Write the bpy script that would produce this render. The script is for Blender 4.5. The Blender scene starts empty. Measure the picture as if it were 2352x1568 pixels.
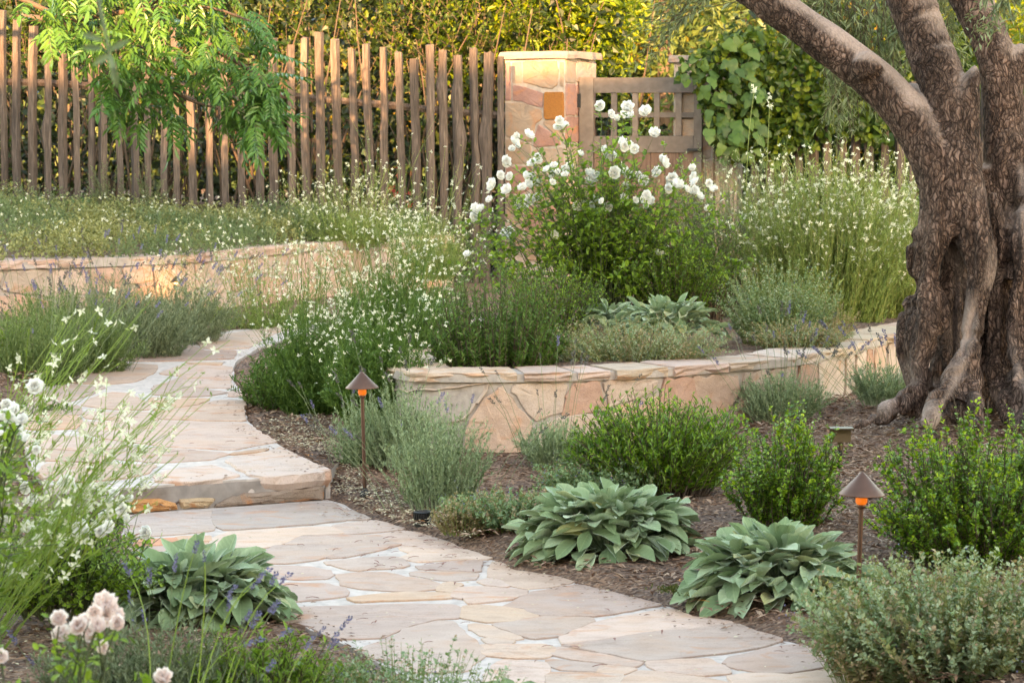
import bpy, math, random
import numpy as np
from mathutils import Vector

# ---------------------------------------------------------------- camera, sky, sun, exposure
S = bpy.context.scene
C = S.collection
FP, CX, CY = 5553.0, 1176.0, 784.0            # focal length and centre on a 2352 x 1568 print of the view
EYE = 1.6
PITCH = math.atan((CY - 300.0) / FP)
cam = bpy.data.cameras.new('camera')
cam.sensor_width = 36.0
cam.lens = FP / 2352.0 * 36.0
cam.clip_start, cam.clip_end = 0.1, 500.0
cam.dof.use_dof = True
cam.dof.focus_distance = 10.8
cam.dof.aperture_fstop = 10.0
co = bpy.data.objects.new('camera', cam)
C.objects.link(co)
co.location = (0, 0, EYE)
co.rotation_euler = (math.pi / 2 - PITCH, 0, 0)
S.camera = co

SUN_EL, SUN_AZ = math.radians(10.0), math.radians(-14.0)   # sun stands behind the camera, a little to the left
world = bpy.data.worlds.new('World')
S.world = world
world.use_nodes = True
wn = world.node_tree
wn.nodes.clear()
sky = wn.nodes.new('ShaderNodeTexSky')
sky.sky_type = 'NISHITA'
sky.sun_disc = False
sky.sun_elevation = SUN_EL
sky.sun_rotation = math.pi + SUN_AZ
sky.altitude = 50
sky.air_density = 1.0
sky.dust_density = 1.0
sky.ozone_density = 0.6
bg = wn.nodes.new('ShaderNodeBackground')
bg.inputs['Strength'].default_value = 0.15
wo = wn.nodes.new('ShaderNodeOutputWorld')
wn.links.new(sky.outputs[0], bg.inputs[0])
wn.links.new(bg.outputs[0], wo.inputs[0])

sl = bpy.data.lights.new('sun', 'SUN')
sl.energy = 3.0
sl.angle = math.radians(0.6)
sl.color = (1.0, 0.62, 0.34)
so = bpy.data.objects.new('sun', sl)
C.objects.link(so)
sd = Vector((math.sin(-SUN_AZ), math.cos(SUN_AZ), -math.tan(SUN_EL))).normalized()
so.rotation_euler = sd.to_track_quat('-Z', 'Y').to_euler()
so.location = (-4, -20, 12)

vs = S.view_settings
vs.view_transform = 'Standard'
vs.look = 'None'
vs.gamma = 1.0
vs.use_curve_mapping = False
vs.exposure = 3.34
vs.use_white_balance = True
vs.white_balance_temperature = 8400
vs.white_balance_tint = 14
S.cycles.use_denoising = True
S.cycles.max_bounces = 8
S.cycles.transparent_max_bounces = 8
S.cycles.sample_clamp_indirect = 6.0

# ---------------------------------------------------------------- helpers
rng = np.random.default_rng(11)
R_ = random.Random(5)
cp, sp_ = math.cos(PITCH), math.sin(PITCH)

def ray(px, py):
    a, b = (px - CX) / FP, (py - CY) / FP
    return np.array([a, cp - b * sp_, -sp_ - b * cp])

def at(px, py, Y):
    r = ray(px, py); t = Y / r[1]
    return np.array([r[0] * t, Y, EYE + r[2] * t])

def onz(px, py, z):
    r = ray(px, py); t = (z - EYE) / r[2]
    return np.array([r[0] * t, r[1] * t, z])

def vnoise(p, seed=0):
    """value noise in 0..1 for an (n,3) array"""
    p = np.asarray(p, float); i = np.floor(p).astype(np.int64); f = p - i
    f = f * f * (3 - 2 * f)
    def h(a, b, c):
        n = (a * 374761393 + b * 668265263 + c * 2147483647 + seed * 144665) & 0xffffffff
        n = ((n ^ (n >> 13)) * 1274126177) & 0xffffffff
        n = (n ^ (n >> 16)) & 0xffff
        return n / 65535.0
    out = 0
    for dx in (0, 1):
        for dy in (0, 1):
            for dz in (0, 1):
                w = (f[:, 0] if dx else 1 - f[:, 0]) * (f[:, 1] if dy else 1 - f[:, 1]) * (f[:, 2] if dz else 1 - f[:, 2])
                out = out + w * h(i[:, 0] + dx, i[:, 1] + dy, i[:, 2] + dz)
    return out

def mesh_from(parts, name, smooth=False):
    """parts: list of (verts (n,3), faces (m,k))"""
    vs_, ls, starts, tot, off, nf = [], [], [], [], 0, 0
    cur = 0
    for v, f in parts:
        f = np.asarray(f)
        if len(f) == 0: continue
        vs_.append(np.asarray(v, float)); ls.append((f + off).ravel())
        k = f.shape[1]
        starts.append(cur + np.arange(len(f)) * k); cur += len(f) * k
        off += len(v)
    V = np.concatenate(vs_); L = np.concatenate(ls); St = np.concatenate(starts)
    me = bpy.data.meshes.new(name)
    me.vertices.add(len(V)); me.vertices.foreach_set('co', V.ravel().astype(np.float32))
    me.loops.add(len(L)); me.loops.foreach_set('vertex_index', L.astype(np.int32))
    me.polygons.add(len(St)); me.polygons.foreach_set('loop_start', St.astype(np.int32))
    me.update(calc_edges=True)
    me.polygons.foreach_set('use_smooth', np.full(len(St), bool(smooth)))
    return me

def tag(o, label=None, cat=None, group=None, kind=None):
    if label: o['label'] = label
    if cat: o['category'] = cat
    if group: o['group'] = group
    if kind: o['kind'] = kind
    return o

def empty(name, loc, label=None, cat=None, group=None, kind=None):
    o = bpy.data.objects.new(name, None); C.objects.link(o)
    o.location = tuple(float(a) for a in loc); o.empty_display_size = 0.1
    return tag(o, label, cat, group, kind)

def put(name, parts, mat, parent=None, smooth=False, loc=None, local=False, color=None, me=None):
    """link one mesh object; vertices are given in world space unless local"""
    if me is None:
        base = np.zeros(3)
        if not local:
            base = np.array(parent.location) if parent is not None else (np.array(loc) if loc is not None else np.zeros(3))
            if parent is not None and parent.parent is not None: base = base + np.array(parent.parent.location)
        parts = [(np.asarray(v, float) - base, f) for v, f in parts if len(f)]
        me = mesh_from(parts, name, smooth)
        me.materials.append(mat)
    o = bpy.data.objects.new(name, me); C.objects.link(o)
    if parent is not None: o.parent = parent
    elif loc is not None: o.location = tuple(float(a) for a in loc)
    if color is not None: o.color = (*color, 1)
    return o

def norm(a):
    return a / np.maximum(np.linalg.norm(a, axis=-1, keepdims=True), 1e-9)

DIA = (np.array([(0, 0, 0), (.5, .5, .07), (1, 0, -.05), (.5, -.5, .07)], float), np.array([(0, 1, 2), (0, 2, 3)]))
OVAL = (np.array([(0, 0, 0), (.25, .4, .05), (.62, .46, .06), (1, 0, -.1), (.62, -.46, .06), (.25, -.4, .05), (.5, 0, -.02)], float),
        np.array([(0, 1, 6), (1, 2, 6), (2, 3, 6), (3, 4, 6), (4, 5, 6), (5, 0, 6)]))

OV4 = (np.array([(0, 0, 0), (.28, .44, .06), (.72, .42, .05), (1, 0, -.08), (.72, -.42, .05), (.28, -.44, .06)], float), np.array([(0, 1, 2), (0, 2, 3), (0, 3, 4), (0, 4, 5)]))

def cloud(P, D, N, L, W, tm=DIA, size=None):
    """one copy of leaf outline TM at each P, along D, facing N"""
    n = len(P)
    if n == 0: return (np.zeros((0, 3)), np.zeros((0, 3), int))
    D = norm(D); Sx = norm(np.cross(D, N)); Nn = np.cross(Sx, D)
    s = (np.ones(n) if size is None else size)[:, None, None]
    tv, tf = tm
    V = P[:, None] + s * (D[:, None] * (tv[None, :, 0:1] * L) + Sx[:, None] * (tv[None, :, 1:2] * W) + Nn[:, None] * (tv[None, :, 2:3] * L))
    Fc = tf[None] + (np.arange(n) * len(tv))[:, None, None]
    return V.reshape(-1, 3), Fc.reshape(-1, tf.shape[1])

def tubes(P, r, sides=3, taper=.35, cap=False):
    """P (n,K,3) polylines; r scalar or (n,K)"""
    n, K, _ = P.shape
    T = np.gradient(P, axis=1); T = norm(T)
    ref = np.where(np.abs(T[..., 2:3]) > .9, np.array([1., 0, 0]), np.array([0, 0, 1.]))
    A = norm(np.cross(T, ref)); B = np.cross(T, A)
    if np.isscalar(r): r = r * np.linspace(1, taper, K)[None].repeat(n, 0)
    ang = np.arange(sides) * 2 * math.pi / sides
    V = P[:, :, None] + r[:, :, None, None] * (A[:, :, None] * np.cos(ang)[None, None, :, None] + B[:, :, None] * np.sin(ang)[None, None, :, None])
    V = V.reshape(-1, 3)
    k = np.arange(K - 1)[:, None] * sides; j = np.arange(sides)[None]
    q = np.stack([k + j, k + (j + 1) % sides, k + sides + (j + 1) % sides, k + sides + j], -1).reshape(-1, 4)
    Fq = (q[None] + (np.arange(n) * K * sides)[:, None, None]).reshape(-1, 4)
    return V, Fq

def tube1(pts, rad, sides=8, caps=True):
    pts = np.asarray(pts, float); rad = np.asarray(rad, float)
    if rad.ndim == 0: rad = np.full(len(pts), float(rad))
    V, Fq = tubes(pts[None], rad[None], sides)
    out = [(V, Fq)]
    if caps:
        K = len(pts)
        out.append((V, np.array([list(range(sides))[::-1]]))); out.append((V, np.array([[ (K - 1) * sides + i for i in range(sides)]])))
    return out

def resample(pts, m):
    pts = np.asarray(pts, float)
    d = np.r_[0, np.cumsum(np.linalg.norm(np.diff(pts[:, :3], axis=0), axis=1))]
    u = np.linspace(0, d[-1], m)
    return np.stack([np.interp(u, d, pts[:, i]) for i in range(pts.shape[1])], 1)

def smooth_curve(pts, m, it=3):
    p = np.asarray(pts, float)
    for _ in range(it):
        q = np.empty((2 * len(p) - 2, p.shape[1]))
        q[0::2] = .75 * p[:-1] + .25 * p[1:]; q[1::2] = .25 * p[:-1] + .75 * p[1:]
        p = np.vstack([p[:1], q, p[-1:]])
    return resample(p, m)

def box(c, s, rz=0, jit=0):
    c = np.asarray(c, float); h = np.asarray(s, float) / 2
    v = np.array([(x, y, z) for z in (-1, 1) for (x, y) in ((-1, -1), (1, -1), (1, 1), (-1, 1))], float) * h
    if jit: v += rng.normal(0, jit, v.shape)
    ca, sa = math.cos(rz), math.sin(rz)
    v = np.stack([v[:, 0] * ca - v[:, 1] * sa, v[:, 0] * sa + v[:, 1] * ca, v[:, 2]], 1) + c
    f = np.array([(0, 3, 2, 1), (4, 5, 6, 7), (0, 1, 5, 4), (1, 2, 6, 5), (2, 3, 7, 6), (3, 0, 4, 7)])
    return v, f

def lathe(prof, c, seg=20):
    prof = np.asarray(prof, float); a = np.arange(seg) * 2 * math.pi / seg
    V = np.stack([prof[:, None, 0] * np.cos(a), prof[:, None, 0] * np.sin(a), np.repeat(prof[:, 1:2], seg, 1)], -1).reshape(-1, 3) + np.asarray(c, float)
    K = len(prof); k = np.arange(K - 1)[:, None] * seg; j = np.arange(seg)[None]
    q = np.stack([k + j, k + (j + 1) % seg, k + seg + (j + 1) % seg, k + seg + j], -1).reshape(-1, 4)
    return V, q

def inside(poly, X, Y):
    poly = np.asarray(poly); n = len(poly); r = np.zeros(X.shape, bool); j = n - 1
    for i in range(n):
        xi, yi, xj, yj = poly[i, 0], poly[i, 1], poly[j, 0], poly[j, 1]
        cnd = ((yi > Y) != (yj > Y)) & (X < (xj - xi) * (Y - yi) / (yj - yi + 1e-12) + xi)
        r ^= cnd; j = i
    return r

# ---------------------------------------------------------------- materials
def newmat(name):
    m = bpy.data.materials.new(name); m.use_nodes = True
    nt = m.node_tree; nt.nodes.clear()
    o = nt.nodes.new('ShaderNodeOutputMaterial')
    b = nt.nodes.new('ShaderNodeBsdfPrincipled')
    nt.links.new(b.outputs[0], o.inputs[0])
    return m, nt, b, o

def nd(nt, t, **kw):
    n = nt.nodes.new(t)
    for k, v in kw.items():
        if k.startswith('i_'):
            n.inputs[k[2:].replace('_', ' ')].default_value = v
        else: setattr(n, k, v)
    return n

def ramp(nt, fac, stops):
    r = nt.nodes.new('ShaderNodeValToRGB')
    el = r.color_ramp.elements
    while len(el) < len(stops): el.new(.5)
    for e, (p, c) in zip(el, stops):
        e.position = p; e.color = (*c, 1) if len(c) == 3 else c
    if fac is not None: nt.links.new(fac, r.inputs[0])
    return r

def mix(nt, a, b, fac, mode='MIX'):
    m = nt.nodes.new('ShaderNodeMix'); m.data_type = 'RGBA'; m.blend_type = mode
    for s, v in ((0, fac), (6, a), (7, b)):
        if isinstance(v, (int, float)): m.inputs[s].default_value = v
        elif isinstance(v, tuple): m.inputs[s].default_value = (*v, 1)
        else: nt.links.new(v, m.inputs[s])
    return m.outputs[2]

def bump(nt, b, h, strength, dist=.01):
    n = nt.nodes.new('ShaderNodeBump'); n.inputs['Strength'].default_value = strength; n.inputs['Distance'].default_value = dist
    nt.links.new(h, n.inputs['Height']); nt.links.new(n.outputs[0], b.inputs['Normal']); return n

def tex(nt, kind, scale, vec=None, **kw):
    n = nt.nodes.new({'noise': 'ShaderNodeTexNoise', 'vor': 'ShaderNodeTexVoronoi', 'wave': 'ShaderNodeTexWave'}[kind])
    n.inputs['Scale'].default_value = scale
    for k, v in kw.items():
        if k in n.inputs: n.inputs[k].default_value = v
        else: setattr(n, k, v)
    if vec is not None: nt.links.new(vec, n.inputs['Vector'])
    return n

def coords(nt, scale=(1, 1, 1), rot=(0, 0, 0), per_object=True):
    t = nt.nodes.new('ShaderNodeTexCoord'); m = nt.nodes.new('ShaderNodeMapping')
    m.inputs['Scale'].default_value = scale; m.inputs['Rotation'].default_value = rot
    nt.links.new(t.outputs['Object'], m.inputs[0])
    if per_object:
        oi = nt.nodes.new('ShaderNodeObjectInfo'); mu = nt.nodes.new('ShaderNodeMath'); mu.operation = 'MULTIPLY'; mu.inputs[1].default_value = 37.0
        nt.links.new(oi.outputs['Random'], mu.inputs[0]); nt.links.new(mu.outputs[0], m.inputs['Location'])
    return m.outputs[0]

def leafmat(name, cols, trans=.3, rough=.45, spec=.4, tcol=None, sheen=0, byobj=False):
    m, nt, b, o = newmat(name)
    g = nt.nodes.new('ShaderNodeNewGeometry')
    oi = nt.nodes.new('ShaderNodeObjectInfo')
    mm = nt.nodes.new('ShaderNodeMath'); mm.operation = 'MULTIPLY_ADD'; nt.links.new(g.outputs['Random Per Island'], mm.inputs[0]); mm.inputs[1].default_value = .3 if byobj else 1.0
    if byobj:
        m7 = nt.nodes.new('ShaderNodeMath'); m7.operation = 'MULTIPLY'; m7.inputs[1].default_value = .7; nt.links.new(oi.outputs['Random'], m7.inputs[0]); nt.links.new(m7.outputs[0], mm.inputs[2])
    else: mm.inputs[2].default_value = 0.0
    if 'petal' not in name and 'dry' not in name and 'catmint' not in name and 'chip' not in name and 'litter' not in name: cols = [(c[0] * 1.0, c[1] * 1.1, c[2] * .82) for c in cols]
    r = ramp(nt, mm.outputs[0], [(i / max(1, len(cols) - 1), c) for i, c in enumerate(cols)])
    nt.links.new(r.outputs[0], b.inputs['Base Color'])
    b.inputs['Roughness'].default_value = rough
    b.inputs['Specular IOR Level'].default_value = spec
    if sheen:
        b.inputs['Sheen Weight'].default_value = sheen; b.inputs['Sheen Roughness'].default_value = .4
    t = nt.nodes.new('ShaderNodeBsdfTranslucent')
    tc = mix(nt, r.outputs[0], tcol or (1.0, 1.0, .45), 1.0, 'MULTIPLY')
    br = nt.nodes.new('ShaderNodeBrightContrast'); br.inputs['Bright'].default_value = .015
    nt.links.new(tc, br.inputs[0]); nt.links.new(br.outputs[0], t.inputs[0])
    mx = nt.nodes.new('ShaderNodeMixShader'); mx.inputs[0].default_value = trans
    nt.links.new(b.outputs[0], mx.inputs[1]); nt.links.new(t.outputs[0], mx.inputs[2]); nt.links.new(mx.outputs[0], o.inputs[0])
    return m

def plain(name, c, rough=.6, metal=0, spec=.5, emit=None, es=0):
    m, nt, b, o = newmat(name)
    n = tex(nt, 'noise', 30, coords(nt), Detail=4)
    col = mix(nt, c, tuple(x * .6 for x in c), n.outputs[0])
    nt.links.new(col, b.inputs['Base Color']); b.inputs['Roughness'].default_value = rough; b.inputs['Metallic'].default_value = metal
    b.inputs['Specular IOR Level'].default_value = spec
    if emit: b.inputs['Emission Color'].default_value = (*emit, 1); b.inputs['Emission Strength'].default_value = es
    return m

M = {}
# flagstone: object colour with streaks, rust stains, fine grain
def stone_mat(name, streak=(1, 1, 1), rust=.5, rough=.75, bumpd=.0012):
    m, nt, b, o = newmat(name)
    oi = nt.nodes.new('ShaderNodeObjectInfo')
    v = coords(nt, streak)
    n1 = tex(nt, 'noise', 3.0, v, Detail=6, Distortion=.6); n2 = tex(nt, 'noise', 11.0, v, Detail=8); n3 = tex(nt, 'noise', 140.0, v, Detail=4)
    c1 = ramp(nt, n1.outputs[0], [(.30, (.86, .83, .81)), (.48, (1, 1, 1)), (.66, (1.0, .91, .82))])
    col = mix(nt, oi.outputs['Color'], c1.outputs[0], .8, 'MULTIPLY')
    st = tex(nt, 'noise', 4.5, v, Detail=5, Distortion=1.4)
    sr = ramp(nt, st.outputs[0], [(.56, (0, 0, 0)), (.70, (1, 1, 1))])
    mu = nt.nodes.new('ShaderNodeMath'); mu.operation = 'MULTIPLY'; mu.inputs[1].default_value = rust; nt.links.new(sr.outputs[0], mu.inputs[0])
    col = mix(nt, col, (.50, .20, .075), mu.outputs[0])
    c2 = ramp(nt, n2.outputs[0], [(.32, (.86, .84, .83)), (.5, (1, 1, 1)), (.7, (1.05, 1.03, 1.01))])
    col = mix(nt, col, c2.outputs[0], .7, 'MULTIPLY')
    sp = ramp(nt, n3.outputs[0], [(.33, (.72, .7, .68)), (.5, (1, 1, 1))])
    col = mix(nt, col, sp.outputs[0], .5, 'MULTIPLY')
    wv = coords(nt, (streak[0] * .7, streak[1] * 3.2, streak[2] * 1.2), (0, 0, .25)); wn2 = tex(nt, 'noise', 7.0, wv, Detail=9, Roughness=.7, Distortion=1.0)
    ab2 = nt.nodes.new('ShaderNodeMath'); ab2.operation = 'SUBTRACT'; nt.links.new(wn2.outputs[0], ab2.inputs[0]); ab2.inputs[1].default_value = .5
    ab3 = nt.nodes.new('ShaderNodeMath'); ab3.operation = 'ABSOLUTE'; nt.links.new(ab2.outputs[0], ab3.inputs[0])
    cr = ramp(nt, ab3.outputs[0], [(0, (.55, .50, .47)), (.008, (.86, .84, .83)), (.022, (1, 1, 1))])
    gate_ = tex(nt, 'noise', 2.2, v, Detail=2); gr_ = ramp(nt, gate_.outputs[0], [(.45, (0, 0, 0)), (.6, (1, 1, 1))])
    col = mix(nt, col, mix(nt, col, cr.outputs[0], 1.0, 'MULTIPLY'), gr_.outputs[0])
    nt.links.new(col, b.inputs['Base Color']); b.inputs['Roughness'].default_value = rough; b.inputs['Specular IOR Level'].default_value = .3
    ad = nt.nodes.new('ShaderNodeMath'); ad.operation = 'ADD'; nt.links.new(n2.outputs[0], ad.inputs[0])
    m3 = nt.nodes.new('ShaderNodeMath'); m3.operation = 'MULTIPLY'; m3.inputs[1].default_value = .25; nt.links.new(n3.outputs[0], m3.inputs[0]); nt.links.new(m3.outputs[0], ad.inputs[1])
    bump(nt, b, ad.outputs[0], .7, bumpd)
    return m
M['flag'] = stone_mat('flagstone', (1, 1.5, 1), .5)
M['capstone'] = stone_mat('cap_flagstone', (1.0, 1.0, 5.0), .5, .85, .02)
M['wallstone'] = stone_mat('wall_stone', (1.2, 1.2, 1.6), .45, .8, .012)
M['roughstone'] = stone_mat('riser_stone', (1.5, 1.5, 2), .8, .9, .02)

def mortar_mat(name, a, b_, sc=25):
    m, nt, b, o = newmat(name)
    v = coords(nt); n = tex(nt, 'noise', sc, v, Detail=8); n2 = tex(nt, 'noise', 4, v, Detail=4)
    c = mix(nt, a, b_, n2.outputs[0]); r = ramp(nt, n.outputs[0], [(.3, (.7, .7, .7)), (.6, (1.05, 1.05, 1.05))])
    c = mix(nt, c, r.outputs[0], .8, 'MULTIPLY'); nt.links.new(c, b.inputs['Base Color']); b.inputs['Roughness'].default_value = .9
    bump(nt, b, n.outputs[0], .8, .008); return m
M['mortar'] = mortar_mat('path_mortar', (.58, .50, .45), (.46, .385, .34))
M['wallmortar'] = mortar_mat('wall_mortar', (.44, .38, .335), (.34, .29, .255))
M['render_grey'] = mortar_mat('step_mortar', (.38, .33, .30), (.16, .13, .11), 18)

m, nt, b, o = newmat('mulch')
v = coords(nt, per_object=False)
n = tex(nt, 'noise', 60, v, Detail=6); n2 = tex(nt, 'noise', 3, v, Detail=5); vo = tex(nt, 'vor', 90, v); vo2 = tex(nt, 'vor', 38, v)
c = ramp(nt, vo.outputs['Color'], [(.15, (.075, .040, .026)), (.5, (.165, .096, .064)), (.85, (.28, .18, .125))])
c2 = ramp(nt, n2.outputs[0], [(.35, (.7, .7, .75)), (.65, (1.3, 1.2, 1.1))])
cc = mix(nt, c.outputs[0], c2.outputs[0], .8, 'MULTIPLY')
nt.links.new(cc, b.inputs['Base Color']); b.inputs['Roughness'].default_value = .95
bump(nt, b, vo2.outputs['Distance'], 1, .02)
M['mulch'] = m

def wood_mat(name, cs, rough=.85, st=(14, 14, 1.2)):
    m, nt, b, o = newmat(name)
    oi = nt.nodes.new('ShaderNodeObjectInfo')
    v = coords(nt, st); n = tex(nt, 'noise', 6, v, Detail=8, Distortion=.4); n2 = tex(nt, 'noise', 1.6, coords(nt), Detail=3)
    c = ramp(nt, n.outputs[0], [(.28, cs[0]), (.5, cs[1]), (.72, cs[2])])
    r2 = ramp(nt, n2.outputs[0], [(.3, (.75, .72, .7)), (.7, (1.15, 1.1, 1.05))])
    k = mix(nt, c.outputs[0], r2.outputs[0], .9, 'MULTIPLY')
    r3 = ramp(nt, oi.outputs['Random'], [(0, (.78, .78, .8)), (1, (1.18, 1.14, 1.1))])
    k = mix(nt, k, r3.outputs[0], 1, 'MULTIPLY')
    nt.links.new(k, b.inputs['Base Color']); b.inputs['Roughness'].default_value = rough
    bump(nt, b, n.outputs[0], .6, .003); return m
M['picket'] = wood_mat('weathered_picket_wood', [(.036, .028, .024), (.082, .065, .056), (.15, .12, .105)])
M['gatewood'] = wood_mat('gate_wood', [(.105, .088, .076), (.135, .113, .099), (.17, .145, .128)], .7, (3, 3, 3))
M['gateboard'] = wood_mat('gate_board_wood', [(.08, .045, .03), (.14, .085, .06), (.19, .13, .10)], .7)
M['copper'] = plain('weathered_copper', (.16, .085, .06), .42, .7)
M['bronze'] = plain('bronze', (.16, .12, .075), .4, .8)
M['black'] = plain('black_plastic', (.012, .012, .012), .4)
M['amber'] = plain('amber_lens', (.50, .13, .02), .3, emit=(1, .22, .02), es=.07)
M['lit'] = plain('lit_lens', (.9, .6, .3), .3, emit=(1, .45, .12), es=2.2)
M['rust'] = mortar_mat('rusty_tile', (.33, .135, .028), (.24, .085, .018), 90)
M['slate'] = stone_mat('cap_slate', (1, 1, 1), .3)
M['roof'] = plain('roof_shingle', (.09, .07, .06), .9)
M['shade_caster'] = plain('stucco', (.5, .42, .34), .9)
M['twig'] = plain('twig_bark', (.11, .075, .05), .85)
M['canes'] = plain('green_cane', (.085, .11, .04), .6)
M['moss'] = leafmat('moss', [(.05, .06, .01), (.1, .1, .02)])

# bark of the olive tree: dark cracked plates with smooth pale patches
m, nt, b, o = newmat('olive_bark')
v2 = coords(nt, (1, 1, 1), per_object=False)
wn_ = tex(nt, 'noise', 9, v2, Detail=5)
dv = nt.nodes.new('ShaderNodeVectorMath'); dv.operation = 'MULTIPLY_ADD'; nt.links.new(wn_.outputs['Color'], dv.inputs[0]); dv.inputs[1].default_value = (.09, .09, .09); nt.links.new(v2, dv.inputs[2])
mp = nt.nodes.new('ShaderNodeMapping'); mp.inputs['Scale'].default_value = (1, 1, .34); nt.links.new(dv.outputs[0], mp.inputs[0]); v = mp.outputs[0]
vo = tex(nt, 'vor', 58, v, feature='DISTANCE_TO_EDGE'); vc = tex(nt, 'vor', 58, v); rn = tex(nt, 'noise', 19, v, Detail=6, Roughness=.65); rs = nt.nodes.new('ShaderNodeMath'); rs.operation = 'SUBTRACT'; nt.links.new(rn.outputs[0], rs.inputs[0]); rs.inputs[1].default_value = .5; ra_ = nt.nodes.new('ShaderNodeMath'); ra_.operation = 'ABSOLUTE'; nt.links.new(rs.outputs[0], ra_.inputs[0]); rk = ramp(nt, ra_.outputs[0], [(0, (.36, .32, .30)), (.035, (.78, .76, .74)), (.09, (1.06, 1.04, 1.03))]); fn = tex(nt, 'noise', 120, v, Detail=6); bn = tex(nt, 'noise', 5, v2, Detail=5, Distortion=.3)
crk = ramp(nt, vo.outputs['Distance'], [(0, (.28, .24, .22)), (.14, (.85, .83, .81)), (.25, (1.08, 1.06, 1.05))])
pc_ = ramp(nt, vc.outputs['Color'], [(.1, (.145, .10, .08)), (.5, (.175, .126, .103)), (.9, (.21, .155, .13))])
fr_ = ramp(nt, fn.outputs[0], [(.3, (.72, .70, .69)), (.65, (1.12, 1.1, 1.08))])
bb = ramp(nt, bn.outputs[0], [(.3, (.55, .52, .5)), (.65, (1.25, 1.2, 1.18))])
k_ = mix(nt, pc_.outputs[0], crk.outputs[0], 1, 'MULTIPLY'); k_ = mix(nt, k_, rk.outputs[0], 1, 'MULTIPLY'); k_ = mix(nt, k_, fr_.outputs[0], 1, 'MULTIPLY'); k_ = mix(nt, k_, bb.outputs[0], 1, 'MULTIPLY')
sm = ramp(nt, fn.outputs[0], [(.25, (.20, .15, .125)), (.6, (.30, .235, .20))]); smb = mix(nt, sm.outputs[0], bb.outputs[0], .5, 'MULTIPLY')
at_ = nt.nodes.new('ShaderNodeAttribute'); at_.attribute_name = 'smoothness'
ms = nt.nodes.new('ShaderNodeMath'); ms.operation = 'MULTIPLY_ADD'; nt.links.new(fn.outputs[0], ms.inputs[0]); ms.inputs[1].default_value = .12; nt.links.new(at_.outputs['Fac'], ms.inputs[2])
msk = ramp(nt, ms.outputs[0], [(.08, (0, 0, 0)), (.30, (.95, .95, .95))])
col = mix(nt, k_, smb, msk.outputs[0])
nt.links.new(col, b.inputs['Base Color']); b.inputs['Roughness'].default_value = .9; b.inputs['Specular IOR Level'].default_value = .25
iv = nt.nodes.new('ShaderNodeMath'); iv.operation = 'SUBTRACT'; iv.inputs[0].default_value = 1.0; nt.links.new(msk.outputs[0], iv.inputs[1])
cr2 = ramp(nt, vo.outputs['Distance'], [(0, (0, 0, 0)), (.22, (1, 1, 1))])
hh = nt.nodes.new('ShaderNodeMath'); hh.operation = 'MULTIPLY_ADD'; nt.links.new(fn.outputs[0], hh.inputs[0]); hh.inputs[1].default_value = .5; hc = nt.nodes.new('ShaderNodeMath'); hc.operation = 'MULTIPLY_ADD'; nt.links.new(rk.outputs[0], hc.inputs[0]); hc.inputs[1].default_value = 1.2; nt.links.new(cr2.outputs[0], hc.inputs[2]); nt.links.new(hc.outputs[0], hh.inputs[2])
h2 = nt.nodes.new('ShaderNodeMath'); h2.operation = 'MULTIPLY'; nt.links.new(hh.outputs[0], h2.inputs[0]); nt.links.new(iv.outputs[0], h2.inputs[1])
bump(nt, b, h2.outputs[0], 1.0, .008)
M['bark'] = m

# foliage
M['stachys'] = None
def stachys_mat():
    m, nt, b, o = newmat('woolly_leaf')
    oi = nt.nodes.new('ShaderNodeObjectInfo'); tc = nt.nodes.new('ShaderNodeTexCoord')
    r = ramp(nt, oi.outputs['Random'], [(0, (.17, .255, .12)), (.5, (.26, .355, .19)), (.93, (.34, .43, .265)), (1, (.42, .40, .16))])
    sx = nt.nodes.new('ShaderNodeSeparateXYZ'); nt.links.new(tc.outputs['Object'], sx.inputs[0])
    ab = nt.nodes.new('ShaderNodeMath'); ab.operation = 'ABSOLUTE'; nt.links.new(sx.outputs[1], ab.inputs[0])
    # side veins: a wave over (length - width)
    cmb = nt.nodes.new('ShaderNodeMath'); cmb.operation = 'SUBTRACT'; nt.links.new(sx.outputs[0], cmb.inputs[0]); nt.links.new(ab.outputs[0], cmb.inputs[1])
    sn = nt.nodes.new('ShaderNodeMath'); sn.operation = 'MULTIPLY'; sn.inputs[1].default_value = 55; nt.links.new(cmb.outputs[0], sn.inputs[0])
    s2 = nt.nodes.new('ShaderNodeMath'); s2.operation = 'SINE'; nt.links.new(sn.outputs[0], s2.inputs[0])
    vr = ramp(nt, s2.outputs[0], [(0, (.93, .95, .93)), (.7, (1, 1, 1))])
    no = tex(nt, 'noise', 60, tc.outputs['Object'], Detail=6)
    nr = ramp(nt, no.outputs[0], [(.3, (.86, .86, .86)), (.7, (1.1, 1.1, 1.1))])
    k = mix(nt, r.outputs[0], vr.outputs[0], .8, 'MULTIPLY'); k = mix(nt, k, nr.outputs[0], .8, 'MULTIPLY')
    mr = ramp(nt, ab.outputs[0], [(0, (1.35, 1.3, 1.3)), (.022, (1, 1, 1)), (.16, (1, 1, 1)), (.24, (1.3, 1.25, 1.3))]); k = mix(nt, k, mr.outputs[0], 1, 'MULTIPLY')
    nt.links.new(k, b.inputs['Base Color']); b.inputs['Roughness'].default_value = .8; b.inputs['Specular IOR Level'].default_value = .15
    b.inputs['Sheen Weight'].default_value = .8; b.inputs['Sheen Roughness'].default_value = .35; b.inputs['Sheen Tint'].default_value = (.9, 1, .9, 1)
    bump(nt, b, s2.outputs[0], .18, .0012)
    t = nt.nodes.new('ShaderNodeBsdfTranslucent'); nt.links.new(k, t.inputs[0])
    mx = nt.nodes.new('ShaderNodeMixShader'); mx.inputs[0].default_value = .16
    nt.links.new(b.outputs[0], mx.inputs[1]); nt.links.new(t.outputs[0], mx.inputs[2]); nt.links.new(mx.outputs[0], o.inputs[0])
    return m
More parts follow.
